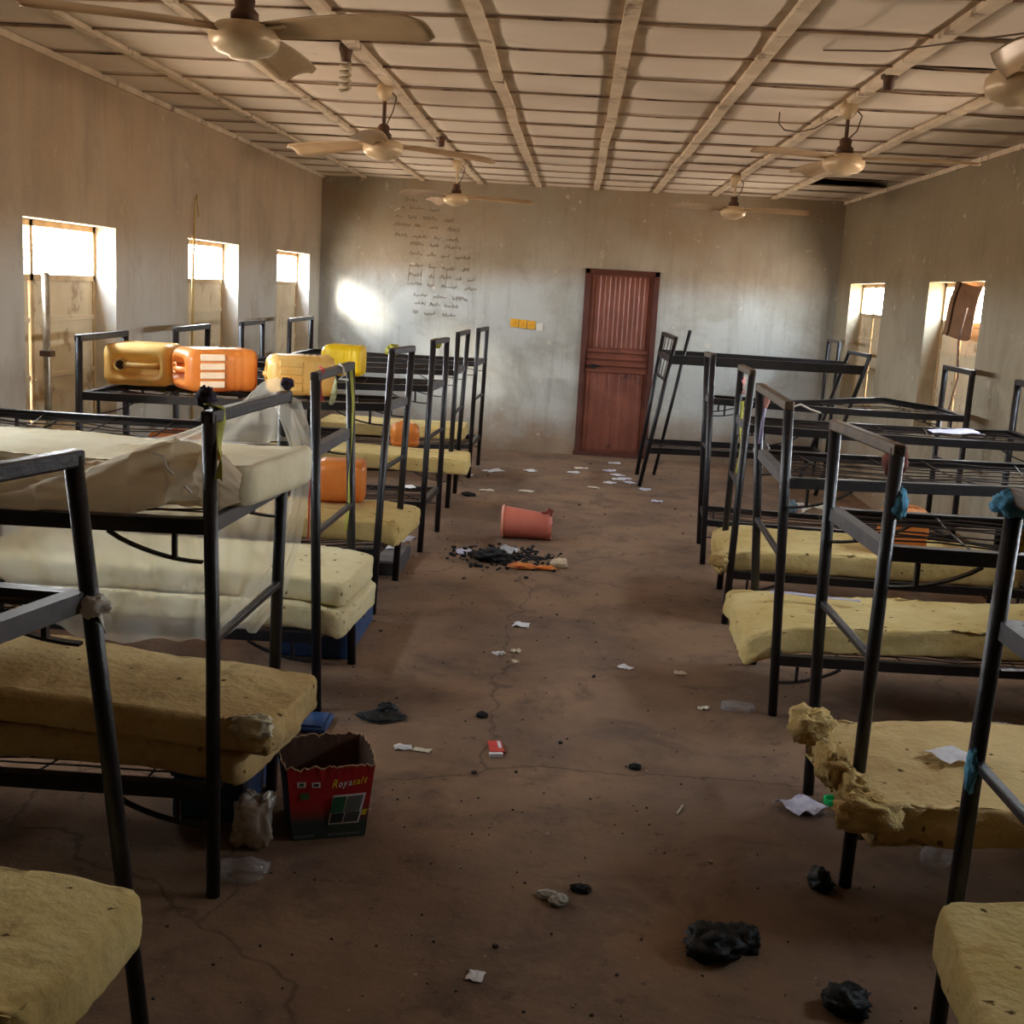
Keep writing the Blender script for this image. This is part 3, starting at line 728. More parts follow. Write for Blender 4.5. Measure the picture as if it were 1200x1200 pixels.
# ---------------------------------------------------------------- jerrycans
def can_mat(name, a, b):
    m = mat(name, a, b, rough=.38, scale=5, trans=(.30, 0), coat=.15); return m
CY1 = can_mat('amber_plastic', (232, 200, 128), (216, 164, 82)); CO = can_mat('orange_plastic', (226, 146, 70), (206, 120, 50))
CLEM = can_mat('lemon_plastic', (244, 214, 34), (232, 196, 28)); CW = mat('pale_can_panel', (236, 214, 190), (222, 196, 168), rough=.45, scale=7)
HOLEM = mat('dark_opening', (60, 32, 12), rough=.8)
def rrect(w, d, r, z, k=6):
    pts = []
    for cx, cy, a0 in ((w/2-r, d/2-r, 0), (-w/2+r, d/2-r, 90), (-w/2+r, -d/2+r, 180), (w/2-r, -d/2+r, 270)):
        for i in range(k+1):
            a = math.radians(a0+90*i/k); pts.append((cx+r*math.cos(a), cy+r*math.sin(a), z))
    return pts
def jerrycan(label, loc, R, m=CY1, w=.33, d=.235, h=.40, panel=None, group='plastic jerrycans', stripe=True):
    t = bpy.data.objects.new('jerrycan', None); COL.objects.link(t); tag(t, label, 'jerrycan', group)
    T = Matrix.Translation(Vector(loc)) @ R.to_4x4(); t.matrix_world = T
    def tr(mb):
        mb.v = [T @ Vector(v) for v in mb.v]; return mb
    rs = [rrect(w-.06, d-.06, .03, 0), rrect(w-.02, d-.02, .045, .006), rrect(w, d, .05, .025)]
    n = 22
    for i in range(1, n):
        z = .025+(h-.095)*i/n
        g = 0
        if .12 < i/n < .50: g = .007*(1 if (i % 3) else 0)
        rs.append(rrect(w-g, d-g, .05, z))
    rs += [rrect(w, d, .05, h-.06), rrect(w-.015, d-.015, .05, h-.03), rrect(w-.05, d-.045, .05, h-.008), rrect(w-.08, d-.075, .045, h)]
    # sunken handle well, then floor of the well
    rs += [rrect(w-.115, d-.11, .04, h-.004), rrect(w-.13, d-.125, .036, h-.05), rrect(w-.16, d-.15, .03, h-.058)]
    body = tr(MB().rings(rs)).build('body', m, t, smooth=True)
    hx = w/2-.075
    hb = MB().tube([(hx, 0, h-.055), (hx-.012, 0, h-.015), (hx-.05, 0, h+.004), (-.03, 0, h+.004), (-.06, 0, h-.015), (-.066, 0, h-.055)], [.02, .018, .016, .016, .018, .02], 10)
    tr(hb).build('handle', m, t, smooth=True)
    nk = MB()
    pr = [(.032, h-.06), (.032, h-.005), (.036, h-.004), (.036, h+.006), (.026, h+.006), (.024, h-.03)]
    nk.rings([[(-hx+.03+r*math.cos(2*PI*j/16)-.0, r*math.sin(2*PI*j/16), z) for j in range(16)] for r, z in pr], cap=(False, False))
    neck = tr(nk).build('neck', m, t, smooth=True)
    ho = MB(); ho.rings([[(-hx+.03+.025*math.cos(2*PI*j/16), .025*math.sin(2*PI*j/16), z) for j in range(16)] for z in (h-.012, h-.008)])
    tr(ho).build('mouth', HOLEM, neck)
    if panel:
        pb = MB()
        for q in range(4): pb.box((w/2+.003, -d/2+.045+q*(d-.09)/3, h*.66), (.014, (d-.09)/3-.012, h*.34))
        tr(pb).build('ribbed_panel', CW if panel == 'pale' else m, t, bevel=.006)
    return t
Rx = lambda a: Matrix.Rotation(math.radians(a), 3, 'X'); Rz = lambda a: Matrix.Rotation(math.radians(a), 3, 'Z'); Ry = lambda a: Matrix.Rotation(math.radians(a), 3, 'Y')
zc = ZU+.012
# lying with the top facing the aisle and the camera
jerrycan('amber jerrycan lying with its handle end facing the camera, left end of row', (-2.51, 7.13, zc+.122), Rz(6) @ Rx(90), CY1, w=.385, d=.235, h=.38)
jerrycan('long orange jerrycan with pale ribbed panel, middle of the lying row', (-1.88, 6.97, zc+.122), Rz(-52) @ Rx(90), CO, w=.30, d=.24, h=.42, panel='pale')
jerrycan('amber jerrycan with ribbed base, right end of the lying row', (-1.375, 6.93, zc+.116), Rz(-72) @ Rx(90), CY1, w=.26, d=.225, h=.38, panel='same')
jerrycan('bright lemon yellow jerrycan on an upper bunk, near the back', (-1.46, 8.46, zc+.108), Rz(-90) @ Rx(90), CLEM, w=.24, d=.215, h=.29)
p = G(403, 588, .47)
jerrycan('orange jerrycan lying on the third mattress of the left row', (p.x+.12, p.y+.06, .475+.125), Rz(-84) @ Rx(90), CO, w=.25, d=.25, h=.31)
p = G(474, 522, .47)
jerrycan('small orange jerrycan standing on the beige mattress near the back', (p.x, p.y, .47), Rz(10), CO, w=.24, d=.2, h=.19)
jerrycan('orange jerrycan seen through the mesh of the second bunk', (-2.28, 6.95, .475), Rz(0), CO, w=.36, d=.22, h=.40)
jerrycan('orange jerrycan seen behind the wire meshes, right row', (1.98, 6.98, .425), Rz(12), CO, w=.26, d=.2, h=.27)

# ---------------------------------------------------------------- mosquito net
def net():
    t = thing('mosquito_net', (-1.5, 3.6, 1.26), 'translucent beige mosquito net draped over the first netted bunk', 'mosquito net')
    # rolled bundle lying along the near edge of the upper mattress
    cen = [(at(px, py, Y), r) for px, py, Y, r in ((-160, 606, 3.31, .055), (-40, 590, 3.32, .065), (50, 580, 3.33, .075), (110, 572, 3.34, .082), (160, 564, 3.35, .094), (205, 556, 3.37, .102), (238, 556, 3.40, .095), (262, 562, 3.44, .085), (284, 574, 3.46, .045))]
    cen = [(p.x, p.y, p.z, r) for p, r in cen]
    def cs(u):
        f = u*(len(cen)-1); i = min(int(f), len(cen)-2); q = f-i; q = q*q*(3-2*q)
        return [lerp(a, b, q) for a, b in zip(cen[i], cen[i+1])]
    def f(u, v):
        x, y, z, r = cs(u); a = v*2*PI
        tw = a*3+u*16
        rr = r*(1+.16*math.sin(tw)+.25*noise.noise(Vector((x*5, math.cos(a)*1.5, math.sin(a)*1.5)))+.07*math.sin(a*7+u*33)+.05*math.sin(a*13-u*50))
        return (x, y+rr*.75*math.cos(a), z+rr*.9*math.sin(a))
    MB().grid(f, 90, 40).build('rolled_bundle', NETD, t, smooth=True)
    # tent over the far post, falling to the upper mattress
    top = [Vector((-.985, 3.72, 1.435)), Vector((-.985, 3.82, 1.455)), Vector((-.985, 3.95, 1.46)), Vector((-.985, 4.06, 1.465))]
    def f2(u, v):
        a = Vector((-1.0, 3.62+.48*u, 1.40+.075*math.sin(min(1, u*1.6)*PI/2)))
        bo = Vector((-1.42+.56*u, 3.62+.37*u, 1.275))
        p = a.lerp(bo, v); fo = .022*math.sin(u*26+v*2)*v+.015*math.sin(u*11)*v
        return (p.x+fo, p.y-fo*.5, p.z-.05*math.sin(v*PI)*(.4))
    MB().grid(f2, 60, 16).build('tent_fold', NET, t, smooth=True)
    # outer fall: from the bar over the end of the mattress and down to the lower level
    L = [(335, 460, 4.05), (352, 470, 4.02), (361, 500, 3.98), (364, 545, 3.98), (358, 590, 4.0), (350, 640, 4.05), (332, 700, 4.08), (300, 742, 4.1)]
    Rr = [(318, 470, 3.8), (325, 490, 3.86), (335, 515, 3.90), (345, 548, 3.97), (338, 592, 4.04), (322, 640, 4.06), (290, 690, 4.06), (255, 730, 4.04)]
    LL = [at(*p) for p in L]; RR = [at(*p) for p in Rr]
    def f3(u, v):
        f_ = v*(len(LL)-1); i = min(int(f_), len(LL)-2); q = f_-i
        p = LL[i].lerp(LL[i+1], q).lerp(RR[i].lerp(RR[i+1], q), u); s = .012*math.sin(u*14+v*3)
        return (p.x+s*.3, p.y+s, p.z)
    MB().grid(f3, 22, 48).build('outer_fall', NET, t, smooth=True)
    # large drape hanging under the upper level, on the far side
    tp = [(-40, 585, 4.04), (60, 590, 4.04), (150, 592, 4.04), (235, 592, 4.04), (300, 588, 4.03), (345, 585, 4.02)]
    bt = [(-40, 640, 4.08), (60, 735, 4.10), (140, 752, 4.10), (210, 752, 4.10), (270, 742, 4.10), (322, 700, 4.08)]
    TP = [at(*p) for p in tp]; BT = [at(*p) for p in bt]
    def f4(u, v):
        f_ = u*(len(TP)-1); i = min(int(f_), len(TP)-2); q = f_-i
        a = TP[i].lerp(TP[i+1], q); b = BT[i].lerp(BT[i+1], q); p = a.lerp(b, v)
        s = .03*math.sin(u*17+v*5)+.02*math.sin(u*41-v*7)+.03*noise.noise(Vector((u*6, v*3, 1)))
        return (p.x, p.y+s, p.z)
    MB().grid(f4, 110, 26).build('lower_drape', NET, t, smooth=True)
    # stitched white hem
    def surf(u, a):
        x, y, z, r = cs(u); return (x, y-r*.80*math.cos(a), z+r*.95*math.sin(a))
    MB().tube([surf(.56, 1.1), surf(.60, .7), surf(.64, .3), surf(.69, -.1), surf(.72, -.5)], .004, 5).build('hem_cord', WHITE, t)
    return t
net()
# loose strips tied to posts
def strip(name, label, cat, pts, r, m, flat=None, group=None, k=6):
    o = MB().tube(pts, r, k).build(name, m, smooth=True); local_origin(o, pts[0]); return tag(o, label, cat, group)
YG = mat('yellow_green_ribbon', (172, 166, 60), (140, 136, 44), rough=.7, scale=9)
RED = mat('red_string', (170, 44, 36), rough=.8); BLU = mat('light_blue_rag', (96, 160, 190), (70, 132, 166), rough=.9, scale=14, bump=.6, bscale=60)
BRN = mat('brown_rag', (116, 60, 44), (90, 44, 36), rough=.95, scale=12); PUR = mat('dark_purple_rag', (48, 36, 54), rough=.95)
def ribbon(label, pts, w, m, cat='ribbon', name='ribbon', seed=0):
    mb = MB(); pr = None; P_ = [Vector(p) for p in pts]
    n = len(P_)*4
    def f(u, v):
        fi = u*(len(P_)-1); i = min(int(fi), len(P_)-2); p = P_[i].lerp(P_[i+1], fi-i); a = u*5+seed
        return (p.x+(v-.5)*w*math.cos(a*.5), p.y+(v-.5)*w*math.sin(a*.5), p.z+.1*w*math.sin(v*6+a))
    mb.grid(f, n, 3); o = mb.build(name, m, smooth=True, solid=.002); local_origin(o, P_[0]); return tag(o, label, cat)
ribbon('yellow-green ribbon knotted on the near post of the netted bunk', [at(246, 474, 3.28), at(256, 478, 3.34), at(259, 495, 3.33), at(257, 520, 3.28), at(259, 540, 3.26), at(256, 562, 3.25)], .035, YG)
ribbon('gold strip hanging from the same post top as the yellow-green ribbon', [at(252, 492, 3.33), at(254, 510, 3.34), at(256, 528, 3.32), at(253, 540, 3.34)], .026, mat('gold_ribbon', (216, 160, 30), rough=.6), seed=2)
ribbon('long thin yellow ribbon hanging down the second bunk far post', [at(411, 428, 5.5), at(414, 470, 5.52), at(412, 520, 5.5), at(409, 560, 5.5), at(409, 590, 5.5), at(405, 622, 5.45)], .016, YG, seed=1)
tag(local_origin(MB().tube([at(375, 430, 4.95), at(379, 433, 4.9), at(377, 440, 4.88), at(375, 450, 4.88), at(376, 462, 4.88), at(378, 470, 4.88)], .006, 6).build('red_string', RED), at(375, 430, 4.95)), 'short red string with a pale end on the second bunk top bar', 'string')
tag(local_origin(MB().tube([at(398, 427, 5.3), at(402, 431, 5.24), at(403, 440, 5.22), at(397, 444, 5.22), at(408, 445, 5.22)], .006, 6).build('white_string', WHITE), at(398, 427, 5.3)), 'loop of white string on the second bunk top bar', 'string')
ribbon('greenish tattered strip hanging beside the red string', [at(394, 436, 5.15), at(393, 450, 5.12), at(391, 464, 5.12), at(388, 474, 5.12)], .025, mat('olive_rag', (120, 124, 66), (190, 184, 150), rough=.9, scale=40), seed=3)
tag(local_origin(MB().tube([at(363, 560, 4.8), at(362, 600, 4.8), at(361, 632, 4.8)], .004, 5).build('string', RED), at(363, 560, 4.8)), 'thin dark red cord hanging left of the second bunk near post', 'cord')
def knot(label, c, rad, m, seed, cat='rag', name='rag'):
    o = torn_lump(c, rad, seed, m, None, name); local_origin(o, c); return tag(o, label, cat)
knot('small dark purple knot at the peak of the net', at(336, 454, 4.1)+Vector((0, 0, .012)), (.022, .022, .02), PUR, 2)
knot('small purple rag on top of the netted bunk near post', at(240, 468, 3.3)+Vector((0, .01, .006)), (.025, .02, .026), PUR, 5)
knot('yellow rag knotted on a post top, third bunk of left row', at(460, 410, 7.12), (.04, .035, .03), YG, 6)
knot('yellow rag on a top bar, fourth bunk of left row', at(511, 402, 8.4), (.035, .035, .03), YG, 7)
knot('white rag tied to the leaning post at lower left', at(108, 709, 2.455), (.040, .026, .022), WHITE, 8)
ribbon('thin white strips trailing from the rag on the leaning post', [at(112, 714, 2.44), at(118, 724, 2.46), at(124, 742, 2.50)], .012, WHITE, 'rag', 'rag')
knot('brown rag knotted at the top of the second right bunk near post', at(1050, 538, 3.55), (.034, .034, .046), BRN, 9)
ribbon('brown strip twisted down the right post below the brown knot', [at(1048, 545, 3.54), at(1045, 570, 3.54), at(1042, 590, 3.54), at(1038, 620, 3.53)], .03, BRN, 'rag', 'rag')
ribbon('light blue rag strip hanging down the second right bunk near post', [at(1053, 528, 3.52), at(1052, 560, 3.52), at(1051, 585, 3.52), at(1049, 602, 3.52)], .035, BLU, 'rag', 'rag', 1)
knot('lumpy light blue rag end on the second right bunk near post', at(1051, 590, 3.51), (.028, .025, .045), BLU, 11)
knot('pale blue rag wrapped around the top of the right edge post', at(1188, 591, 2.72), (.045, .036, .028), BLU, 12)
ribbon('pale blue tail hanging from the rag on the right edge post', [at(1192, 590, 2.74), at(1194, 605, 2.74), at(1192, 618, 2.74)], .035, BLU, 'rag', 'rag')
knot('small multicoloured rag below the pale blue one', at(1194, 630, 2.9), (.022, .02, .035), mat('mixed_rag', (214, 170, 40), (90, 40, 40), rough=.9, scale=50), 13)
knot('blue rag scrap low on the right edge post', at(1138, 902, 2.74), (.012, .02, .05), BLU, 14)
ribbon('yellow-green ribbon hanging between the posts of the fourth right bunk', [at(870, 470, 7.15), at(868, 500, 7.15), at(867, 530, 7.12), at(864, 555, 7.1)], .022, YG)
ribbon('small red and white rag above the yellow-green ribbon, right row', [at(871, 441, 7.3), at(872, 452, 7.3), at(871, 462, 7.3)], .03, mat('red_white_rag', (190, 60, 44), (210, 200, 190), rough=.9, scale=60), 'rag', 'rag')
# pink spoon stuck on the post
def spoon():
    c = at(897, 466, 5.74); t = thing('spoon', c, 'pink plastic spoon standing upright on a right row post', 'spoon')
    m = MB(); rs = []
    for i in range(9):
        a = i/8; w = .024*math.sin(PI*min(1, .12+a*.86)); rs.append([(c.x+w*math.cos(2*PI*j/12), c.y+.006*math.sin(2*PI*j/12), c.z-.055+.12*a) for j in range(12)])
    m.rings(rs); m.build('bowl', mat('pink_plastic', (206, 150, 140), rough=.4), t, smooth=True)
    MB().tube([c+Vector((0, 0, -.05)), c+Vector((-.004, 0, -.11)), c+Vector((-.006, 0, -.22))], .009, 8).build('stem', mat('lilac_grip', (150, 140, 170), rough=.5), t, smooth=True)
spoon()
knot('dark and pale cloth knot below the spoon post', at(893, 527, 5.95), (.035, .03, .04), mat('grey_rag', (60, 54, 56), (120, 112, 108), rough=.95, scale=30), 16)

# ---------------------------------------------------------------- cardboard box
BOXR = bpy.data.materials.new('printed_red_card'); BOXR.use_nodes = True
def boxmat(m):
    nt = m.node_tree; N = nt.nodes; Lk = nt.links; b = N['Principled BSDF']; b.inputs['Roughness'].default_value = .6
    tc = N.new('ShaderNodeTexCoord'); sx = N.new('ShaderNodeSeparateXYZ'); Lk.new(tc.outputs['Object'], sx.inputs[0])
    nz = N.new('ShaderNodeTexNoise'); nz.inputs['Scale'].default_value = 5; nz.inputs['Detail'].default_value = 5; Lk.new(tc.outputs['Object'], nz.inputs[0])
    a = N.new('ShaderNodeMath'); a.operation = 'MULTIPLY_ADD'; a.inputs[1].default_value = .06; Lk.new(nz.outputs[0], a.inputs[0]); Lk.new(sx.outputs[2], a.inputs[2])
    r = N.new('ShaderNodeMapRange'); r.inputs['From Min'].default_value = .09; r.inputs['From Max'].default_value = .16; Lk.new(a.outputs[0], r.inputs['Value'])
    x = N.new('ShaderNodeMix'); x.data_type = 'RGBA'; x.inputs[6].default_value = lin((46, 58, 50)); x.inputs[7].default_value = lin((168, 24, 30)); Lk.new(r.outputs[0], x.inputs[0]); Lk.new(x.outputs[2], b.inputs['Base Color'])
boxmat(BOXR)
CARD = mat('brown_cardboard', (134, 96, 66), (116, 82, 56), rough=.9, scale=8, c3=(92, 62, 42), s3=6, t3=.58)
CARDD = mat('box_inside', (92, 62, 46), (76, 52, 40), rough=.95, scale=6)
def red_box():
    p0 = G(343, 986); ang = math.radians(20); w = .238; dd = .25; h = .262
    t = thing('cardboard_box', (p0.x, p0.y, 0), 'open red printed cardboard box with torn rim beside the left bunk', 'box', rz=ang)
    T = t.matrix_world
    fl = .028
    def corner(i, z):
        x, y = [(0, 0), (w, 0), (w, dd), (0, dd)][i]; s = z/h
        ox, oy = [(-1, -1), (1, -1), (1, 1), (-1, 1)][i]
        return Vector((x+ox*fl*s*.9, y+oy*fl*s*.5, z))
    def side(i, j, nm, m, inner=False):
        def f(u, v):
            hh = h*v
            a, b = corner(i, h), corner(j, h); A, B = corner(i, 0), corner(j, 0)
            lo = A.lerp(B, u); hi = a.lerp(b, u)
            p = lo.lerp(hi, v); n = Vector(((b-a).y, -(b-a).x, 0)).normalized()
            bow = .012*math.sin(u*PI)*v*(1 if i != 0 else .2); p += n*bow
            if v == 1: p.z += -.006+.014*noise.noise(Vector((u*11+i*5, 0, 0)))+.008*noise.noise(Vector((u*37+i, 2, 0)))
            if v > .9: p += n*.006*noise.noise(Vector((u*15, i, 1)))
            if inner: p -= n*.004
            return T @ p
        return MB().grid(f, 40, 12).build(nm, m, t, smooth=True)
    s = side(0, 1, 'front_panel', BOXR); side(1, 2, 'side_panel', BOXR); side(2, 3, 'back_panel', BOXR); side(3, 0, 'side_panel', mat('dark_green_card', (34, 38, 34), (58, 28, 28), rough=.7, scale=3))
    for a, b in ((0, 1), (1, 2), (2, 3), (3, 0)): side(a, b, 'inner_lining', CARDD, True)
    MB().grid(lambda u, v: T @ Vector((w*u, dd*v, .004)), 2, 2).build('base_panel', CARDD, t)
    # rim: pale torn paper edge
    pts = []
    for i in range(4):
        j = (i+1) % 4
        for q in range(40):
            u = q/40; a, b = corner(i, h), corner(j, h); p = a.lerp(b, u); n = Vector(((b-a).y, -(b-a).x, 0)).normalized()
            p += n*(.012*math.sin(u*PI)*(1 if i != 0 else .2)); p.z += -.006+.014*noise.noise(Vector((u*11+i*5, 0, 0)))+.008*noise.noise(Vector((u*37+i, 2, 0))); p += n*.006*noise.noise(Vector((u*15, i, 1)))
            pts.append(T @ p)
    MB().tube(pts+[pts[0]], .0028, 5).build('torn_rim', mat('torn_card_edge', (176, 146, 116), rough=.95), t)
    # print on the front
    def on(x, z, off=.0016):
        f_ = z/h; A, B = corner(0, 0).lerp(corner(0, h), f_), corner(1, 0).lerp(corner(1, h), f_); u = x/w
        p = A.lerp(B, u); n = Vector((0, -1, 0)); p += n*(.012*math.sin(u*PI)*f_+off); return T @ p
    def patch(nm, x0, x1, z0, z1, m, sh=0, off=.0016):
        def f(u, v): return on(lerp(x0, x1, u)+sh*v, lerp(z0, z1, v), off)
        return MB().grid(f, 3, 3).build(nm, m, s)
    cy, cw_ = mat('print_yellow', (224, 200, 40), rough=.6), mat('print_white', (224, 218, 216), rough=.6)
    gr, gy, dk = mat('print_green', (30, 88, 58), rough=.6), mat('print_grey', (96, 100, 96), rough=.6), mat('print_dark', (24, 34, 30), rough=.6)
    patch('print_window', w*.475, w*.885, .052, .158, cw_, .012); patch('print_window', w*.492, w*.66, .094, .152, gr, .008, .003); patch('print_window', w*.675, w*.872, .094, .152, gy, .008, .003)
    patch('print_window', w*.488, w*.655, .057, .092, dk, .006, .003); patch('print_window', w*.67, w*.862, .057, .092, mat('print_slate', (60, 64, 62), rough=.6), .006, .003)
    patch('print_mark', w*.90, w*.965, .078, .098, cy, .004)
    patch('print_mark', w*.10, w*.20, .192, .212, cw_); patch('print_mark', w*.125, w*.175, .197, .207, gr, 0, .003)
    patch('print_mark', w*.27, w*.37, .190, .209, cw_); patch('print_mark', w*.29, w*.35, .195, .204, dk, 0, .003)
    patch('print_mark', w*.13, w*.235, .148, .172, mat('print_olive', (60, 104, 60), rough=.6))
    x = w*.02
    for q in range(16):
        if q in (5, 6, 7): x += .014; continue
        ww = random.uniform(.008, .014); patch('print_lettering', x, x+ww, .010, .019, gy, .002); x += ww+.003
    # lettering
    x = w*.50; step = .0
    for ch, mm, sc in zip('Royasalt', [cy, cw_, cw_, cw_, cy, cy, cy, cy], [1.25, 1, 1, 1, 1, 1, 1, 1]):
        cu = bpy.data.curves.new('letter', 'FONT'); cu.body = ch; cu.size = .034*sc; cu.shear = .3; cu.offset = .0007
        tmp = bpy.data.objects.new('letter', cu); COL.objects.link(tmp); bpy.context.view_layer.update()
        me = bpy.data.meshes.new_from_object(tmp); wd = max((v.co.x for v in me.vertices), default=.01)
        zb = .186+(x-w*.5)*.10
        for v in me.vertices:
            q = on(x+v.co.x*.62, zb+v.co.y, .003); v.co = t.matrix_world.inverted() @ q
        me.materials.clear(); me.materials.append(mm)
        bpy.data.objects.remove(tmp); bpy.data.curves.remove(cu)
        o = bpy.data.objects.new('brand_lettering', me); COL.objects.link(o); o.parent = s
        x += wd*.62+.0016
red_box()
# foil bundle, clear bag
SILV = mat('crumpled_silver_wrap', (236, 228, 216), (190, 176, 160), rough=.28, metal=.6, scale=14, bump=.5, bscale=14)
c = G(298, 1000); o = torn_lump(c+Vector((-.02, .05, .088)), (.060, .045, .085), 21, SILV, None, 'wrapped_bundle', boxy=.55, crumple=.15); local_origin(o, c); tag(o, 'crumpled silvery wrapped bundle leaning by the red box', 'bundle')
CLR = mat('clear_plastic_film', (200, 200, 200), rough=.15, trans=(.1, .8))
for (px, py, rad, sd, lab) in ((284, 1028, (.075, .05, .03), 22, 'clear plastic bag on the floor by the netted bunk post'), (1097, 1012, (.05, .05, .035), 23, 'clear plastic bag beneath the ragged right mattress'), (864, 832, (.07, .05, .02), 24, 'clear plastic wrapper on the floor beside the right row'), (1172, 856, (.05, .03, .02), 25, 'crumpled pale plastic scrap under the right row')):
    c = G(px, py); o = torn_lump(c+Vector((0, 0, rad[2]*.8)), rad, sd, CLR if sd != 25 else WHITE, None, 'plastic_bag'); local_origin(o, c); tag(o, lab, 'plastic bag')

# blue trunks under the left bunks
BT = mat('blue_trunk_paint', (52, 84, 130), (38, 62, 104), rough=.45, metal=.2, scale=5, c3=(90, 110, 130), s3=9, t3=.62)
def trunk(label, x0, x1, y0, y1, h):
    t = thing('storage_trunk', ((x0+x1)/2, (y0+y1)/2, 0), label, 'trunk', 'blue trunks under the left bunks')
    MB().b2((x0, y0, 0), (x1, y1, h*.78)).build('body', BT, t, bevel=.012)
    ld_ = MB().b2((x0-.006, y0-.006, h*.78), (x1+.006, y1+.006, h)).build('lid', BT, t, bevel=.012)
    MB().box((x1+.008, (y0+y1)/2, h*.76), (.012, .05, .06)).build('latch', STEELG, ld_)
trunk('blue metal trunk under the bunk with the pale mattress pair', -1.35, -.99, 5.56, 6.28, .2)
trunk('blue metal trunk under the netted bunk, behind the red box', -1.25, -1.01, 3.74, 4.6, .19)
t = thing('tray', (-1.0, 4.68, 0), 'flat blue tray on the floor behind the red box', 'tray')
MB().box((-1.02, 4.68, .012), (.24, .2, .02)).build('panel', BT, t, bevel=.008); MB().box((-1.02, 4.68, .026), (.2, .16, .008)).build('raised_centre', BT, t, bevel=.003)

# ---------------------------------------------------------------- things on the floor
PINK = mat('salmon_bucket_plastic', (200, 112, 92), (186, 98, 80), rough=.5, scale=5, c3=(150, 74, 62), s3=8, t3=.62)
def bucket():
    a = G(586, 632)+Vector((.0, .05, 0)); b = G(659, 632); L = .37; r1, r2 = .125, .10
    y = a.y+.06; t = thing('bucket', (a.x+.2, y, 0), 'broken salmon pink bucket lying on its side mid aisle', 'bucket')
    x0 = a.x; k = 30; rs = []
    for i in range(11):
        u = i/10; r = lerp(r1, r2, u); ring = []
        for j in range(k):
            an = 2*PI*j/k; x = x0+L*u
            if i == 10: x += .02*noise.noise(Vector((j*.7, 0, 0)))-.07*math.exp(-((an-PI*.45)/.35)**2)
            ring.append((x, y+r*math.cos(an), max(.003, r1*.93+r*.93*math.sin(an)-(r1-r)*.93)))
        rs.append(ring)
    MB().rings(rs, cap=(True, False)).build('body', PINK, t, smooth=True, solid=.004)
    pts = [(x0+.012, y+(r1+.004)*math.cos(2*PI*j/k), max(.006, r1*.93+(r1+.002)*.93*math.sin(2*PI*j/k))) for j in range(k+1)]
    MB().tube(pts, .007, 6).build('rim', mat('faded_pink_rim', (216, 148, 120), rough=.6), t, smooth=True)
    o = MB(); o.tube([(x0+L-.08, y-.02, .2), (x0+L-.04, y-.03, .205), (x0+L-.02, y-.03, .235), (x0+L+.0, y-.03, .225), (x0+L-.01, y-.04, .18)], [.006, .014, .015, .012, .005], 6)
    o.build('torn_shard', mat('dark_red_shard', (132, 44, 34), rough=.6), t)
bucket()
ASH = mat('burnt_black', (16, 14, 14), (30, 26, 24), rough=.95, scale=20, bump=1, bscale=40)
def lump(name, label, cat, px, py, rad, seed, m, group=None, lift=.7, crumple=.18):
    c = G(px, py); o = torn_lump(c+Vector((0, 0, rad[2]*lift)), rad, seed, m, None, name, crumple=crumple, hf=.06)
    for v in o.data.vertices:
        if v.co.z < .001: v.co.z = .001+abs(v.co.z)*.02
    local_origin(o, c); return tag(o, label, cat, group)
lump('ash_heap', 'black heap of burnt remains in front of the pink bucket', 'ash heap', 576, 655, (.15, .15, .035), 31, ASH, crumple=.5)
crumbs = MB(); rr = random.Random(3)
for i in range(420):
    a = rr.gauss(0, 1); b = rr.gauss(0, 1); c = G(590, 653)+Vector((a*.17, b*.16, 0)); s = rr.uniform(.006, .022)
    crumbs.box(c+Vector((0, 0, s*.4)), (s, s*rr.uniform(.6, 1.4), s*.8), Rz(rr.uniform(0, 90)))
tag(crumbs.build('ash_crumbs', ASH), 'black charred crumbs scattered around the burnt heap', 'ash', kind='stuff')
BAGB = mat('black_bag_plastic', (16, 17, 18), (8, 8, 9), rough=.55, scale=9, bump=.4, bscale=30, spec=.35)
lump('plastic_bag', 'glossy black plastic bag on the floor, largest of the black bags', 'plastic bag', 833, 1118, (.085, .07, .045), 32, BAGB)
lump('plastic_bag', 'second lobe of black bag lying against the largest black bag', 'plastic bag', 866, 1112, (.06, .055, .04), 33, BAGB)
lump('plastic_bag', 'small black crumpled bag beside a right bunk post', 'plastic bag', 960, 1040, (.04, .055, .035), 34, BAGB)
lump('plastic_bag', 'black bag cut by the bottom edge, right of centre', 'plastic bag', 992, 1182, (.065, .06, .035), 35, BAGB)
lump('black_cloth', 'flat black cloth on the floor beyond the red box', 'cloth', 447, 841, (.10, .07, .012), 36, BAGB)
lump('black_cloth', 'folded black cloth ridge on top of the flat black cloth', 'cloth', 454, 836, (.05, .035, .028), 37, BAGB)
lump('dirt_clump', 'dark dirt clump beside the crumpled white tissue', 'dirt', 680, 1044, (.035, .02, .012), 38, ASH)
PAP = [mat('paper_white', (218, 214, 214), (200, 196, 198), rough=.9, scale=20), mat('paper_cream', (208, 196, 172), rough=.9), mat('paper_lilac', (176, 172, 196), (200, 196, 206), rough=.9, scale=30)]
def paper(label, px, py, w, d, a, m, z=0.0, curl=.012, cat='paper', name='paper', seed=0, group=None, crease=0, base=None):
    c = base if base is not None else G(px, py, z); a = math.radians(a); mb = MB()
    def f(u, v):
        x, y = (u-.5)*w, (v-.5)*d
        j = .12*min(w, d)*noise.noise(Vector((u*2.1+seed, v*2.3, seed)))
        zz = .003+curl*(abs(noise.noise(Vector((u*1.9+seed*3, v*1.9, seed))))*1.6+ (abs(u-.5)*crease))
        X = (x+j)*math.cos(a)-(y+j)*math.sin(a); Y = (x+j)*math.sin(a)+(y+j)*math.cos(a)
        return (c.x+X, c.y+Y, c.z+zz)
    mb.grid(f, 8, 8); o = mb.build(name, m, smooth=False, solid=.0012); local_origin(o, c); return tag(o, label, cat, group)
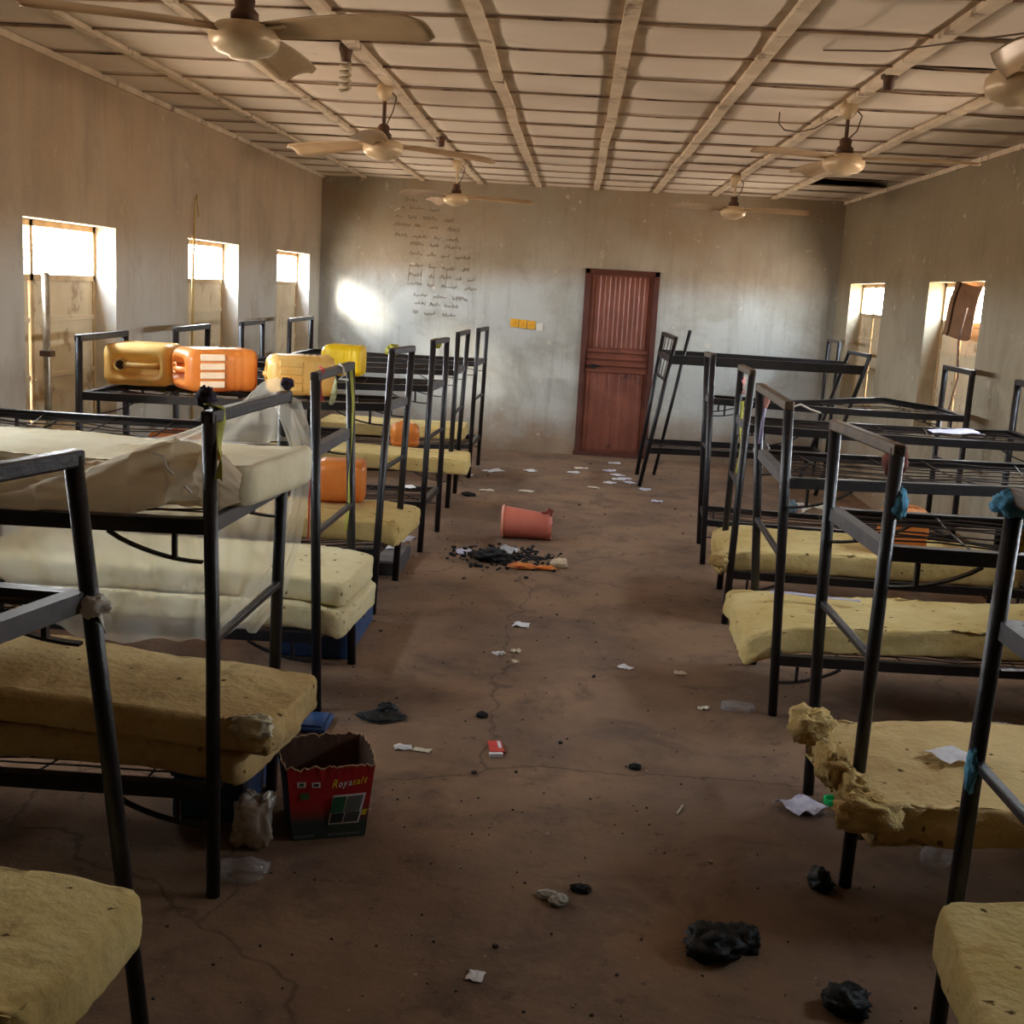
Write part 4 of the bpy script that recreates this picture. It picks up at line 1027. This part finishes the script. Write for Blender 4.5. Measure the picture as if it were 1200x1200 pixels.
GRP = 'white paper scraps on the floor'
paper('open folded letter on the floor by the green lid', 938, 949, .15, .13, 35, PAP[2], curl=.02, crease=1.5)
paper('white paper square lying on the ragged right mattress', 1115, 888, .13, .11, 30, PAP[0], base=G(1115, 888, .435)+Vector((0, 0, .006)), curl=.006)
paper('white scrap on the floor right of the red box', 472, 877, .07, .05, 10, PAP[0], seed=2)
paper('cream scrap touching the white scrap right of the red box', 495, 880, .07, .035, -10, PAP[1], seed=3)
paper('small pale card with dark spots near the bottom centre', 557, 1145, .045, .05, -12, PAP[0], curl=.003, cat='card', name='spotted_card')
t = thing('card_packet', G(581, 878), 'small red and white packet on the open floor', 'packet')
MB().box(G(581, 878)+Vector((0, 0, .008)), (.055, .115, .014), Rz(10)).build('sleeve', mat('red_packet', (196, 44, 40), (206, 66, 56), rough=.5, scale=40), t, bevel=.002)
MB().box(G(581, 887)+Vector((.0, 0, .009)), (.054, .022, .0145), Rz(10)).build('white_flap', PAP[0], t)
MB().box(G(585, 877)+Vector((.0, 0, .0155)), (.012, .07, .002), Rz(10)).build('white_print', PAP[0], t)
lump('tissue', 'crumpled whitish tissue lobe, left part of pair near bottom centre', 'tissue', 641, 1051, (.032, .022, .012), 41, mat('dirty_tissue', (176, 170, 156), (140, 134, 120), rough=.95, scale=30))
lump('tissue', 'rounded whitish tissue, right part of pair near bottom centre', 'tissue', 654, 1058, (.03, .036, .014), 42, MATS['dirty_tissue'])
# green lid ring
c = G(976, 942); t = thing('bottle_lid', c, 'round bright green lid on the floor beneath the ragged mattress', 'lid')
GRN = mat('green_lid_plastic', (24, 176, 92), rough=.45)
MB().rings([[(c.x+r*math.cos(2*PI*j/24), c.y+r*math.sin(2*PI*j/24), z) for j in range(24)] for r, z in ((.032, .001), (.036, .003), (.036, .02), (.030, .02), (.030, .006), (.001, .006))]).build('rim', GRN, t, smooth=False)
MB().tube([(c.x+.034*math.cos(2*PI*j/24), c.y+.034*math.sin(2*PI*j/24), .02) for j in range(25)], .003, 5).build('lip', GRN, t)
# orange wrapper with white end and paper beside the ash
t = thing('snack_wrapper', G(628, 667), 'red and orange wrapper with pale end beside the burnt heap', 'wrapper')
torn_lump(G(612, 666)+Vector((0, 0, .016)), (.085, .05, .018), 51, mat('red_orange_wrap', (196, 72, 44), (214, 150, 60), rough=.45, scale=25), t, 'printed_end')
torn_lump(G(640, 668)+Vector((0, 0, .014)), (.06, .035, .016), 52, mat('amber_wrap', (222, 160, 60), (200, 96, 50), rough=.4, scale=20), t, 'amber_middle')
torn_lump(G(655, 665)+Vector((0, 0, .028)), (.055, .035, .032), 53, mat('pale_wrap', (206, 186, 156), rough=.5), t, 'pale_end')
paper('white paper at the left tip of the burnt heap', 544, 648, .11, .12, 15, PAP[2], seed=5, curl=.03)
paper('crumpled grey-white paper on the burnt heap', 594, 650, .15, .12, -30, mat('grey_paper', (150, 150, 154), (190, 188, 190), rough=.9, scale=30), seed=6, curl=.045, base=G(594, 650)+Vector((0, 0, .022)))
sc = [(611, 733, .09, .09, 0, 'white scrap alone in mid aisle, below the wrapper'), (584, 767, .05, .06, 0, 'tiny bluish white scrap left of the aisle centre'), (604, 764, .04, .05, 1, 'tiny cream chip right of the bluish scrap'), (604, 776, .04, .03, 1, 'flat cream fleck just below the tiny cream chip'), (733, 783, .07, .05, 0, 'white and brown scrap in the right half of the aisle'),
      (797, 790, .06, .04, 1, 'cream chip in the aisle near the third right bunk'), (824, 831, .05, .03, 1, 'pale chip near the clear wrapper'), (770, 588, .12, .10, 2, 'lilac-white scrap alone before the leaning bunk'), (695, 572, .11, .08, 1, 'cream scrap in front of the door, leftmost near one'),
      (617, 576, .13, .08, 1, 'pale scrap on the floor far left of the aisle'), (570, 575, .13, .07, 1, 'tan scrap beside the fourth left bunk'), (578, 552, .22, .12, 0, 'larger white sheet beyond the left bunks'), (549, 557, .13, .09, 0, 'white scrap by the last left bunk foot'),
      (622, 552, .14, .1, 0, 'white scrap midway along the back floor'), (672, 554, .12, .08, 0, 'white scrap at the foot of the door, left'), (681, 549, .14, .08, 1, 'cream scrap at the door threshold')]
for i, (px, py, w, d_, mi, lab) in enumerate(sc):
    paper(lab, px, py, w, d_, i*37, PAP[mi], seed=10+i, curl=.012, group=GRP)
pile = [(720, 543, 'top'), (714, 552, 'left upper'), (724, 557, 'centre'), (732, 561, 'right'), (715, 566, 'lower left'), (738, 566, 'lower right'), (725, 562, 'middle'), (755, 574, 'outer right')]
for i, (px, py, w_) in enumerate(pile):
    paper('small lilac-white paper in the litter before the door, %s one' % w_, px, py, .13, .1, i*61, PAP[2 if i % 2 else 0], seed=40+i, group='paper litter before the door', curl=.01)
# papers and cloth on beds
paper('white paper on the lower mesh, fourth left bunk', 485, 562, .1, .12, 20, PAP[0], base=G(478, 571, .345), seed=60)
paper('bluish white paper hanging under the third left bunk', 474, 633, .12, .14, 40, PAP[2], base=G(474, 633, .09), seed=61, curl=.04)
paper('white paper on the dark crate under the third left bunk', 459, 642, .1, .1, 20, PAP[0], base=G(459, 642, .084), seed=62)
t = thing('crate', (-1.14, 7.6, 0), 'low dark crate under the third left bunk', 'crate')
MB().b2((-1.3, 7.3, 0), (-1.0, 7.85, .08)).build('body', mat('dark_crate', (74, 68, 72), (58, 52, 56), rough=.8, scale=6), t, bevel=.006); MB().b2((-1.28, 7.33, .08), (-1.02, 7.82, .083)).build('lining', mat('crate_paper_lining', (120, 112, 108), (84, 78, 76), rough=.9, scale=9), t)
lump('paper_ball', 'bluish grey balled cloth on the mesh behind the third right bunk', 'cloth ball', 926, 596, (.05, .05, .05), 71, mat('grey_blue_cloth', (104, 120, 124), (84, 98, 104), rough=.95, scale=12)); bpy.context.view_layer.objects
o = bpy.data.objects['paper_ball']; o.location = G(926, 600, .345)
paper('white cloth sheet on the mesh of the fourth right bunk', 965, 598, .35, .18, 10, WHITE, base=G(962, 600, .33), seed=72, curl=.06, cat='cloth', name='white_cloth')
paper('second white cloth sheet beside the orange jerrycan, right row', 1000, 608, .3, .14, 20, WHITE, base=G(1000, 608, .33), seed=73, curl=.05, cat='cloth', name='white_cloth')
paper('pale lilac strip along the far edge of the drooping mattress', 960, 690, .42, .035, -10, PAP[2], base=G(955, 700, .435), seed=74, curl=.012, cat='paper', name='paper_strip')
paper('lilac paper on an upper mesh near the right window', 1120, 508, .3, .14, 0, PAP[2], base=G(1120, 508, 1.125), seed=75, curl=.02)
strip('white_string', 'thin white string looped over the upper mesh, right row', 'string', [at(925, 478, 5.8), at(938, 474, 5.85), at(950, 480, 5.9), at(962, 484, 5.9)], .005, WHITE)

# gravel and dirt specks: nobody could count them
cr = MB(); rr = random.Random(11)
for i in range(900):
    y = 2.4+rr.random()**1.3*10.5; x = rr.uniform(-1.2, 1.3)*1.1; s = rr.uniform(.002, .007)*(1 if rr.random() < .94 else 2)
    cr.box((x, y, s*.35), (s*rr.uniform(.6, 1.6), s, s*.7), Rz(rr.uniform(0, 90)), mi=0 if rr.random() < .72 else 1)
tag(cr.build('floor_grit', [mat('dark_grit', (44, 32, 26), rough=1), mat('pale_grit', (150, 126, 100), rough=1)]), 'fine dark and pale grit scattered over the whole floor', 'grit', kind='stuff')
lump('dirt_clump', 'dark dirt clump on the floor right of centre', 'dirt', 744, 901, (.025, .02, .012), 81, ASH)
lump('dirt_clump', 'round dark clump in the aisle centre beyond the red packet', 'dirt', 565, 840, (.028, .024, .012), 82, ASH)
lump('dirt_clump', 'small dark clump near the fourth left bunk foot', 'dirt', 549, 581, (.06, .05, .02), 83, ASH)
t = tag(local_origin(MB().tube([G(793, 955)+Vector((0, 0, .004)), G(800, 945)+Vector((0, 0, .004))], .0035, 6).build('cigarette_stub', PAP[1]), G(796, 950)), 'short white stick on the floor right of centre', 'stick')

# ---------------------------------------------------------------- by the windows
PIPE = mat('bare_metal_pipe', (196, 186, 168), (150, 136, 116), rough=.3, metal=.6, scale=14)
t = thing('metal_pipe', (XL+.03, 6.5, 0), 'shiny vertical metal pipe standing against the first left window', 'pipe')
MB().tube([(XL+.03, 6.39, .0), (XL+.03, 6.40, 1.2), (XL+.02, 6.41, 1.76)], .02, 12).build('pipe', PIPE, t, smooth=True)
MB().box((XL+.03, 6.40, 1.33), (.06, .06, .03)).build('clamp', FAND, t)
t = thing('curtain_rod', (XL+.02, 8.92, ZS), 'thin yellowish rod standing in the second left window', 'rod')
MB().tube([(XL+.02, 8.93, .0), (XL+.02, 8.93, 1.75), (XL+.02, 8.97, 2.3), (XL+.02, 9.02, 2.36), (XL+.02, 9.06, 2.2)], [.011, .011, .005, .005, .004], 8).build('rod', mat('yellow_rod', (200, 172, 110), rough=.5), t, smooth=True)
# cardboard leaning in the right window
t = thing('cardboard_sheet', (XR+.06, 9.5, 1.5), 'bent brown cardboard sheet stuffed into the right window', 'cardboard')
pa = [(1118, 333), (1138, 340), (1135, 396), (1106, 388)]
def fcb(u, v):
    A, B = Vector((XR+.10, 9.66, 2.03)), Vector((XR+.08, 8.95, 2.02)); C_, D = Vector((XR+.03, 9.0, 1.62)), Vector((XR+.03, 9.66, 1.63))
    p = A.lerp(B, u).lerp(D.lerp(C_, u), v); return (p.x-.03*math.sin(u*PI*2), p.y+.03*math.sin(v*5), p.z+.015*math.sin(u*7))
MB().grid(fcb, 12, 12).build('sheet', CARD, t, smooth=True, solid=.008)
MB().tube([Vector(fcb(.35, v/8))+Vector((-.012, 0, 0)) for v in range(9)], .006, 6).build('crease', mat('card_crease', (70, 46, 32), rough=1), t)
t = tag(local_origin(MB().tube([(XR-.01, 8.98, 1.85), (XR-.03, 9.02, 1.6), (XR-.01, 9.0, 1.35), (XR-.03, 9.05, 1.1), (XR-.02, 9.03, .95)], .008, 6).build('frayed_rope', FAND), (XR-.01, 8.98, 1.85)), 'dark frayed rope hanging below the cardboard in the right window', 'rope')

# ---------------------------------------------------------------- daylight
w = bpy.data.worlds.new('daylight'); scn.world = w; w.use_nodes = True; nt = w.node_tree; N = nt.nodes; Lk = nt.links
bg = N['Background']; tc = N.new('ShaderNodeTexCoord'); sx = N.new('ShaderNodeSeparateXYZ'); Lk.new(tc.outputs['Generated'], sx.inputs[0])
cr_ = N.new('ShaderNodeValToRGB'); mr = N.new('ShaderNodeMapRange'); mr.inputs['From Min'].default_value = -1; mr.inputs['From Max'].default_value = 1
Lk.new(sx.outputs[2], mr.inputs['Value']); Lk.new(mr.outputs[0], cr_.inputs[0])
e = cr_.color_ramp.elements; e[0].position = 0; e[0].color = (.52, .40, .30, 1); e[1].position = 1; e[1].color = (.62, .80, 1.0, 1)
for pos, c in ((.488, (.60, .47, .36, 1)), (.503, (.95, .98, 1.0, 1)), (.60, (.88, .95, 1.0, 1)), (.75, (.72, .86, 1.0, 1))):
    q = cr_.color_ramp.elements.new(pos); q.color = c
Lk.new(cr_.outputs[0], bg.inputs['Color']); bg.inputs['Strength'].default_value = 70
sd = bpy.data.lights.new('hazy_sun', 'SUN'); sd.energy = 26; sd.angle = math.radians(13); sd.color = (1, .93, .8)
so = bpy.data.objects.new('hazy_sun', sd); COL.objects.link(so); so.rotation_euler = Vector((.42, 1, -.26)).to_track_quat('-Z', 'Y').to_euler()
def portal(x, y0, y1, z0, z1, s):
    ld = bpy.data.lights.new('window_daylight', 'AREA'); ld.shape = 'RECTANGLE'; ld.size = abs(z1-z0); ld.size_y = y1-y0; ld.cycles.is_portal = True
    o = bpy.data.objects.new('window_daylight', ld); COL.objects.link(o); o.location = (x, (y0+y1)/2, (z0+z1)/2); o.rotation_euler = (0, math.radians(90)*s, 0)
for a, c in WIN_L: portal(XL-WT-.01, a, c, ZL, ZT, -1)
for a, c in WIN_R: portal(XR+WT+.01, a, c, ZL, ZT, 1)

scn.view_settings.view_transform = 'Standard'; scn.view_settings.look = 'None'; scn.view_settings.gamma = 1; scn.view_settings.exposure = -0.08
scn.cycles.use_denoising = True; scn.cycles.max_bounces = 10; scn.cycles.diffuse_bounces = 7; scn.cycles.transparent_max_bounces = 12
scn.cycles.sample_clamp_indirect = 8; scn.cycles.caustics_reflective = False; scn.cycles.caustics_refractive = False
